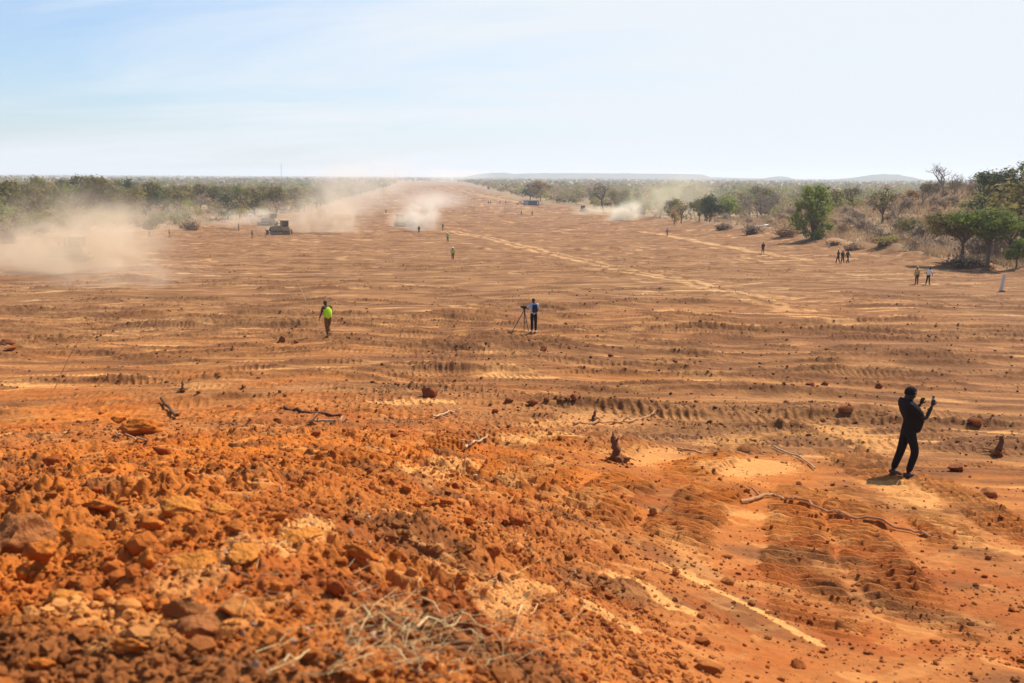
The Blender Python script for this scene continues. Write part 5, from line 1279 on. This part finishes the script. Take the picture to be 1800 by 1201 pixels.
def bulldozer():
    """faces -X; 5.6 m long without blade, 3.5 m tall"""
    root = empty('bulldozer', (0, 0, 0))
    m = MB(); m.prism([(-2.1, .75), (-2.15, 1.95), (-1.9, 2.12), (.25, 2.20), (.25, .75)], -.62, .62); m.build('engine_hood', PAINT, root, bevel=.05)
    MB().box((-2.17, 0, 1.38), (.06, 1.0, .95)).build('radiator_grille', PAINTD, root, bevel=.02)
    m = MB(); m.box((1.15, 0, 1.45), (1.9, 1.9, .9)); m.box((1.9, 0, 1.15), (.7, 1.3, .9)); m.build('hull', PAINT, root, bevel=.06)
    cab = MB(); 
    for x in (.35, 1.85):
        for y in (-.78, .78): cab.box((x, y, 2.60), (.17, .15, 1.42))
    for z in (1.95, 3.28):
        for y in (-.78, .78): cab.box((1.1, y, z), (1.38, .10, .10))
        for x in (.35, 1.85): cab.box((x, 0, z), (.10, 1.46, .10))
    cab = cab.build('cab', PAINT, root, bevel=.015)
    for nm, c, d in (('window', (1.1, -.80, 2.62), (1.36, .03, 1.22)), ('window', (1.1, .80, 2.62), (1.36, .03, 1.22)), ('window', (.33, 0, 2.62), (.03, 1.44, 1.22)), ('window', (1.87, 0, 2.62), (.03, 1.44, 1.22))):
        MB().box(c, d).build(nm, GLASS, cab)
    m = MB(); m.box((1.1, 0, 3.40), (1.95, 1.95, .12)); m.build('cab_roof', ROOFP, root, bevel=.03)
    MB().box((1.1, 0, 2.1), (.5, .5, .5)).build('operator_seat', PAINTD, root, bevel=.06)
    MB().tube([(-.55, .25, 2.1), (-.55, .25, 2.95), (-.50, .25, 3.10)], [.075, .075, .06], 10).build('exhaust_pipe', STEEL, root); MB().tube([(-1.05, -.2, 2.1), (-1.05, -.2, 2.55), (-1.05, -.2, 2.70)], [.10, .10, .14], 10).build('air_intake', PAINTD, root)
    for s in (-1, 1):
        y0 = s * .78; y1 = s * 1.36; pr_ = []
        for k in range(28):
            a = 2 * math.pi * k / 28; pr_.append(((1.62 if math.cos(a) > 0 else -1.62) + .50 * math.cos(a), .52 + .50 * math.sin(a)))
        m = MB(); m.prism(pr_, min(y0, y1), max(y0, y1)); per = []
        L = 44
        for k in range(L):                       # grouser bars round the belt
            t = k / L * (4 * 1.62 + 2 * math.pi * .5)
            if t < 3.24: x, z, an = -1.62 + t, 1.04, 0
            elif t < 3.24 + 1.571: a = math.pi / 2 - (t - 3.24) / .5; x, z, an = 1.62 + .53 * math.cos(a), .52 + .53 * math.sin(a), math.pi / 2 - a
            elif t < 6.48 + 1.571: x, z, an = 1.62 - (t - 4.811), .0, 0
            else: a = -math.pi / 2 - (t - 8.051) / .5; x, z, an = -1.62 + .53 * math.cos(a), .52 + .53 * math.sin(a), math.pi / 2 - a
            m.box((x, (y0 + y1) / 2, z), (.05, .60, .07), ry=an)
        tk = m.build('crawler_track', RUBBERM, root)
        for x, r_, nm in ((1.62, .40, 'sprocket'), (-1.62, .38, 'idler'), (-.8, .16, 'roller'), (-.27, .16, 'roller'), (.27, .16, 'roller'), (.8, .16, 'roller')):
            MB().tube([(x, s * 1.34, .52 if r_ > .3 else .30), (x, s * 1.41, .52 if r_ > .3 else .30)], r_, 16).build(nm, STEEL, tk)
        MB().box((0, s * 1.12, 1.16), (2.6, .60, .06)).build('fender', PAINT, root, bevel=.02)
        MB().tube([(.2, s * 1.52, .55), (-1.6, s * 1.52, .55), (-2.75, s * 1.45, .50)], .13, 8).build('push_arm', PAINT, root)
        MB().tube([(-1.75, s * .5, 1.85), (-2.80, s * .55, .75)], [.09, .06], 8).build('lift_cylinder', STEEL, root)
    pf = [(-2.95 - .28 * math.sin(t * math.pi), .04 + 1.25 * t) for t in np.linspace(0, 1, 9)]; pf = [(-2.95 + .0 - (.0), .04)] + [(-3.12 + .30 * math.sin(t * math.pi), .04 + 1.25 * t) for t in np.linspace(0, 1, 9)]
    bl = [(-3.12 + .24 * math.sin(t * math.pi), .03 + 1.28 * t) for t in np.linspace(0, 1, 9)]; bk = [(x + .12, z) for x, z in reversed(bl)]
    MB().prism(bl + bk, -1.85, 1.85).build('blade', STEEL, root, fix=True)
    m = MB(); m.box((2.55, 0, .95), (.5, 1.7, .30)); m.build('ripper_beam', PAINT, root, bevel=.03)
    for y in (-.6, 0, .6): MB().tube([(2.6, y, 1.3), (2.75, y, .7), (2.60, y, .25)], [.09, .08, .03], 6).build('ripper_tooth', STEEL, root)
    for y in (-.7, .7): MB().tube([(.30, y, 3.50), (.22, y, 3.50)], .09, 10).build('work_light', WHITEP, root)
    return root
DZ = bulldozer()
def place_dozer(o, px, py, face, scale, label):
    p = at_g(px, py); p.z -= .04; o.location = p; o.rotation_euler = (0, 0, face); o.scale = (scale,) * 3
    tag(o, label, 'bulldozer', 'bulldozers at work in the dust')
P2 = [copy_tree(DZ) for _ in range(4)]
place_dozer(DZ, 492, 412, .38, 1.0, 'dusty bulldozer in clear side view with dust blowing off its rear')
place_dozer(P2[0], 122, 462, .04, 1.03, 'bulldozer veiled by the big dust cloud at the far left')
place_dozer(P2[1], 474, 396, -.15, 1.0, 'bulldozer half hidden by dust behind the clear one')
place_dozer(P2[2], 708, 398, 2.4, 1.0, 'bulldozer seen dimly through the central dust plume')
place_dozer(P2[3], 1026, 373, 1.9, .85, 'small dark bulldozer at the right border beside the shrub line')

# long shelter
p = at_g(934, 360.5); s = (p - V3((0, 0, ZC))).length / FPX; sh = empty('shelter', p, .12); L = 26 * s; Hh = 8.5 * s
GREYC = simple('grey_canvas', (.10, .10, .095), .9, .1, .2, .6); GREYL = simple('pale_canvas', (.33, .33, .36), .9, .1, .2, .6)
MB().prism([(-L / 2, 0), (-L / 2, Hh * .86), (L * .3, Hh), (L / 2, Hh * .95), (L / 2, 0)], -1.6, 1.6).build('wall', GREYC, sh, bevel=.05)
MB().box((-L * .36, -1.68, Hh * .45), (L * .25, .1, Hh * .8)).build('side_panel', GREYL, sh); MB().box((L * .40, -1.68, Hh * .50), (L * .09, .1, Hh * .66)).build('white_door', WHITEP, sh)
MB().box((0, 0, Hh * .99), (L * 1.02, 3.5, .14), ry=-.025).build('roof', simple('pale_roof', (.30, .28, .25), .8, .2, .2, 1), sh)
tag(sh, 'long low grey shelter with a white door at the right border of the far plain', 'shelter')
MB_ = MB(); MB_.box((0, 0, .8), (3.2, 1.6, 1.6))
p = at_g(914, 359); pk = empty('pickup', p, .1); MB().box((0, 0, .75), (4.2, 1.7, .6)).build('body', WHITEP, pk, bevel=.12); MB().box((.3, 0, 1.3), (1.8, 1.5, .65), taper=.8).build('cabin', GLASS, pk, bevel=.1)
for x in (-1.3, 1.3):
    for y in (-.75, .75): MB().tube([(x, y - .12, .36), (x, y + .12, .36)], .36, 14).build('wheel', RUBBERM, pk)
tag(pk, 'pale pickup parked at the left end of the grey shelter', 'pickup')

# boundary post
p = at_g(1761, 513); s = (p - V3((0, 0, ZC))).length / FPX; bpst = empty('boundary_post', p); h = 29 * s
m = MB(); m.box((0, 0, h * .46), (h * .15, h * .15, h * .92), taper=.78, ry=.13); m.build('shaft', simple('white_concrete', (.58, .54, .48), .9, .1, .15, 6), bpst, bevel=.02)
MB().box((h * .062, 0, h * .935), (h * .12, h * .12, h * .07), ry=.13, taper=.5).build('cap', simple('pale_concrete', (.62, .59, .54), .9, .1, .15, 6), bpst, bevel=.01); MB().box((0, 0, h * .03), (h * .25, h * .25, h * .10)).build('footing', SOIL_B, bpst, bevel=.02)
tag(bpst, 'leaning whitish concrete boundary post standing alone at the right', 'post')
p = at_g(1457.5, 436); s = (p - V3((0, 0, ZC))).length / FPX
mk = MB().box((0, 0, .35), (.22, .22, .9), taper=.9).build('marker_post', simple('grey_concrete', (.45, .40, .33), .9, .1, .15, 6), bevel=.02); mk.location = p; tag(mk, 'short pale marker post beside the small dark heap right of the green tree', 'post')

# masts on the horizon
def mast(px, dist, top_py, w, label):
    p = at_depth(px, dist); d = Fv + Rv * ((px - CX) / FPX) - Uv * ((top_py - CY) / FPX); top = ZC + d.z / d.y * p.y; h = top - p.z
    root = empty('radio_mast', p); rs = h / 36
    MM = simple('mast_steel', (.22, .23, .25), .6, .4, .1, 3)
    for k in range(3):
        a = 2.094 * k; MB().tube([(math.cos(a) * w, math.sin(a) * w, 0), (math.cos(a) * w * .45, math.sin(a) * w * .45, h * .93)], .13 * rs, 5).build('leg', MM, root)
    m = MB(); n = 14
    for i in range(n):
        for k in range(3):
            r0 = w * (1 - .55 * i / n); r1 = w * (1 - .55 * (i + 1) / n); a = 2.094 * k; b = 2.094 * (k + 1)
            m.tube([(math.cos(a) * r0, math.sin(a) * r0, h * .93 * i / n), (math.cos(b) * r1, math.sin(b) * r1, h * .93 * (i + 1) / n)], .06 * rs, 4)
    m.build('lattice', MM, root)
    m = MB(); m.tube([(0, 0, h * .90), (0, 0, h)], .10 * rs, 6); m.build('antenna_spike', MM, root)
    for k in range(3): a = 2.094 * k + .5; MB().box((math.cos(a) * w * .8, math.sin(a) * w * .8, h * .86), (.3 * rs, .3 * rs, 2.4 * rs), rz=a).build('panel_antenna', WHITEP, root)
    return tag(root, label, 'mast')
mast(498.5, 2600, 284.5, 1.3, 'tall lattice radio mast above the bush on the left horizon')
mast(696, 3300, 294, 1.0, 'thin radio mast faint in the haze left of the end of the clearing')
mast(798.5, 3300, 297, .8, 'thin radio mast faint in the haze right of the end of the clearing')

# ------------------------------------------------------------------ airborne dust and haze
def dust(px, py_base, dist_shift, size, dens, label, colr=(.95, .80, .60), seed=1, tilt=0.0, scale=1.0, lift=0.3, hole=.42, rise=1.0):
    """a plume: an ellipsoid of air with an uneven load of dust"""
    p = at_g(px, py_base); d = (p - V3((0, 0, ZC))).normalized(); p = p + V3((d.x, d.y, 0)) * dist_shift
    v, f = ICO3
    me = np_mesh('dust_cloud', v * np.array(size), f, True)
    m = bpy.data.materials.new('dust_' + str(seed)); m.use_nodes = True; nt = m.node_tree; nt.nodes.clear()
    out = N(nt, 'ShaderNodeOutputMaterial'); pv = N(nt, 'ShaderNodeVolumePrincipled'); nt.links.new(pv.outputs[0], out.inputs['Volume'])
    pv.inputs['Color'].default_value = colr + (1,); pv.inputs['Anisotropy'].default_value = 0.25
    t = N(nt, 'ShaderNodeTexCoord'); n = N(nt, 'ShaderNodeTexNoise'); n.inputs['Scale'].default_value = scale; n.inputs['Detail'].default_value = 4; n.inputs['Roughness'].default_value = .6; n.inputs['Distortion'].default_value = .6
    of = N(nt, 'ShaderNodeVectorMath', operation='ADD'); nt.links.new(t.outputs['Object'], of.inputs[0]); of.inputs[1].default_value = (seed * 13.7, seed * 7.3, seed * 3.1); nt.links.new(of.outputs[0], n.inputs['Vector'])
    dv = N(nt, 'ShaderNodeVectorMath', operation='DIVIDE'); nt.links.new(t.outputs['Object'], dv.inputs[0]); dv.inputs[1].default_value = size
    ln = N(nt, 'ShaderNodeVectorMath', operation='LENGTH'); nt.links.new(dv.outputs[0], ln.inputs[0])
    fo = N(nt, 'ShaderNodeMapRange', interpolation_type='SMOOTHSTEP'); nt.links.new(ln.outputs['Value'], fo.inputs[0]); fo.inputs[1].default_value = 1.0; fo.inputs[2].default_value = 0.0; fo.inputs[3].default_value = 0; fo.inputs[4].default_value = 1
    nr_ = N(nt, 'ShaderNodeMapRange', interpolation_type='SMOOTHSTEP'); nt.links.new(n.outputs[0], nr_.inputs[0]); nr_.inputs[1].default_value = hole - .06; nr_.inputs[2].default_value = hole + .20
    dn = math_node(nt, 'MULTIPLY', math_node(nt, 'MULTIPLY', math_node(nt, 'POWER', fo.outputs[0], 1.3), nr_.outputs[0]), dens)
    nt.links.new(dn, pv.inputs['Density'])
    o = link('dust_cloud', me, m); o.location = p + V3((0, 0, size[2] * lift)); o.rotation_euler = (0, tilt, 0)
    return tag(o, label, 'dust', None, 'stuff')
dust(140, 478, 0, (15, 14, 9), .34, 'big tan dust cloud round a bulldozer at the far left', (.97, .82, .62), 1, 0, .20, .25, .43)
dust(30, 470, 0, (10, 10, 4.5), .09, 'thin dust drifting to the left edge of the picture', (.97, .80, .60), 2, 0, .16, .3, .38)
dust(215, 505, 0, (11, 7, 3.0), .13, 'low skirt of dust trailing right of the far left cloud', (.97, .80, .60), 3, 0, .22, .25, .38)
dust(570, 409, 2, (18, 9, 9.0), .22, 'long dust plume trailing right from the bulldozer', (.97, .84, .66), 4, .06, .16, .35, .38)
dust(640, 392, 60, (34, 40, 17), .036, 'high thin veil of dust over the border of the clearing', (.98, .89, .76), 5, -.1, .06, .5, .40)
dust(740, 407, 5, (7, 6, 6.0), .70, 'bright dense dust plume in the middle of the clearing', (.99, .92, .80), 6, -.2, .25, .55, .40)
dust(702, 404, 8, (5, 5, 4.0), .30, 'dust round the bulldozer in the middle of the clearing', (.98, .85, .67), 7, 0, .3, .5, .40)
dust(760, 372, 40, (22, 80, 7), .020, 'thin dust drifting along the middle of the clearing', (.98, .91, .80), 8, 0, .06, .5, .36)
dust(1098, 389, 5, (9.0, 7, 5.0), .75, 'bright yellowish dust plume at the right border of the clearing', (.99, .92, .76), 9, -.45, .2, .45, .40)
dust(1050, 380, 10, (14, 7, 2.6), .28, 'low dust trailing from the bright plume to the small bulldozer', (.99, .88, .68), 10, -.05, .2, .5, .38)
dust(1175, 388, 20, (26, 14, 11), .085, 'thin dust drifting right over the bush', (.98, .90, .68), 11, -.12, .09, .6, .40)
dust(405, 402, 4, (6, 5, 4.0), .22, 'small dust puff at the left border of the clearing', (.97, .85, .68), 12, 0, .25, .5, .40)
dust(480, 409, -2, (7, 4, 3.2), .10, 'thin dust around the clear bulldozer', (.98, .87, .70), 16, 0, .25, .5, .36)
dust(452, 398, 4, (7, 4, 3.6), .55, 'bright dust puff behind the bulldozer', (.99, .90, .76), 13, -.3, .3, .7, .40)
dust(300, 410, 30, (30, 18, 6), .022, 'faint dust hanging over the left bush', (.97, .84, .66), 14, 0, .07, .6, .40)
dust(800, 322, 300, (110, 300, 24), .0045, 'pale dust over the far end of the clearing', (.97, .93, .87), 15, 0, .012, .6, .36)

# one closed box of even, thin haze round the whole place
hz = bpy.data.materials.new('haze_air'); hz.use_nodes = True; hn_ = hz.node_tree; hn_.nodes.clear()
ho = N(hn_, 'ShaderNodeOutputMaterial'); hv = N(hn_, 'ShaderNodeVolumePrincipled'); hn_.links.new(hv.outputs[0], ho.inputs['Volume'])
hv.inputs['Color'].default_value = (.80, .90, 1.0, 1); hv.inputs['Density'].default_value = HAZE_DENSITY if 'HAZE_DENSITY' in globals() else 2.0e-4; hv.inputs['Anisotropy'].default_value = 0.15
zmin = float(min(gv[:, 2].min(), -12)) - 1.5
b = MB().box((0, 3900, (zmin + 60) / 2), (30200, 30200, 60 - zmin))
HB = 15500
b = MB().box((0, 0, (zmin + 62) / 2), (2 * HB, 2 * HB, 62 - zmin))
o = b.build('haze', hz, smooth=False); tag(o, 'pale haze filling the air over the whole plain', 'haze', None, 'stuff')
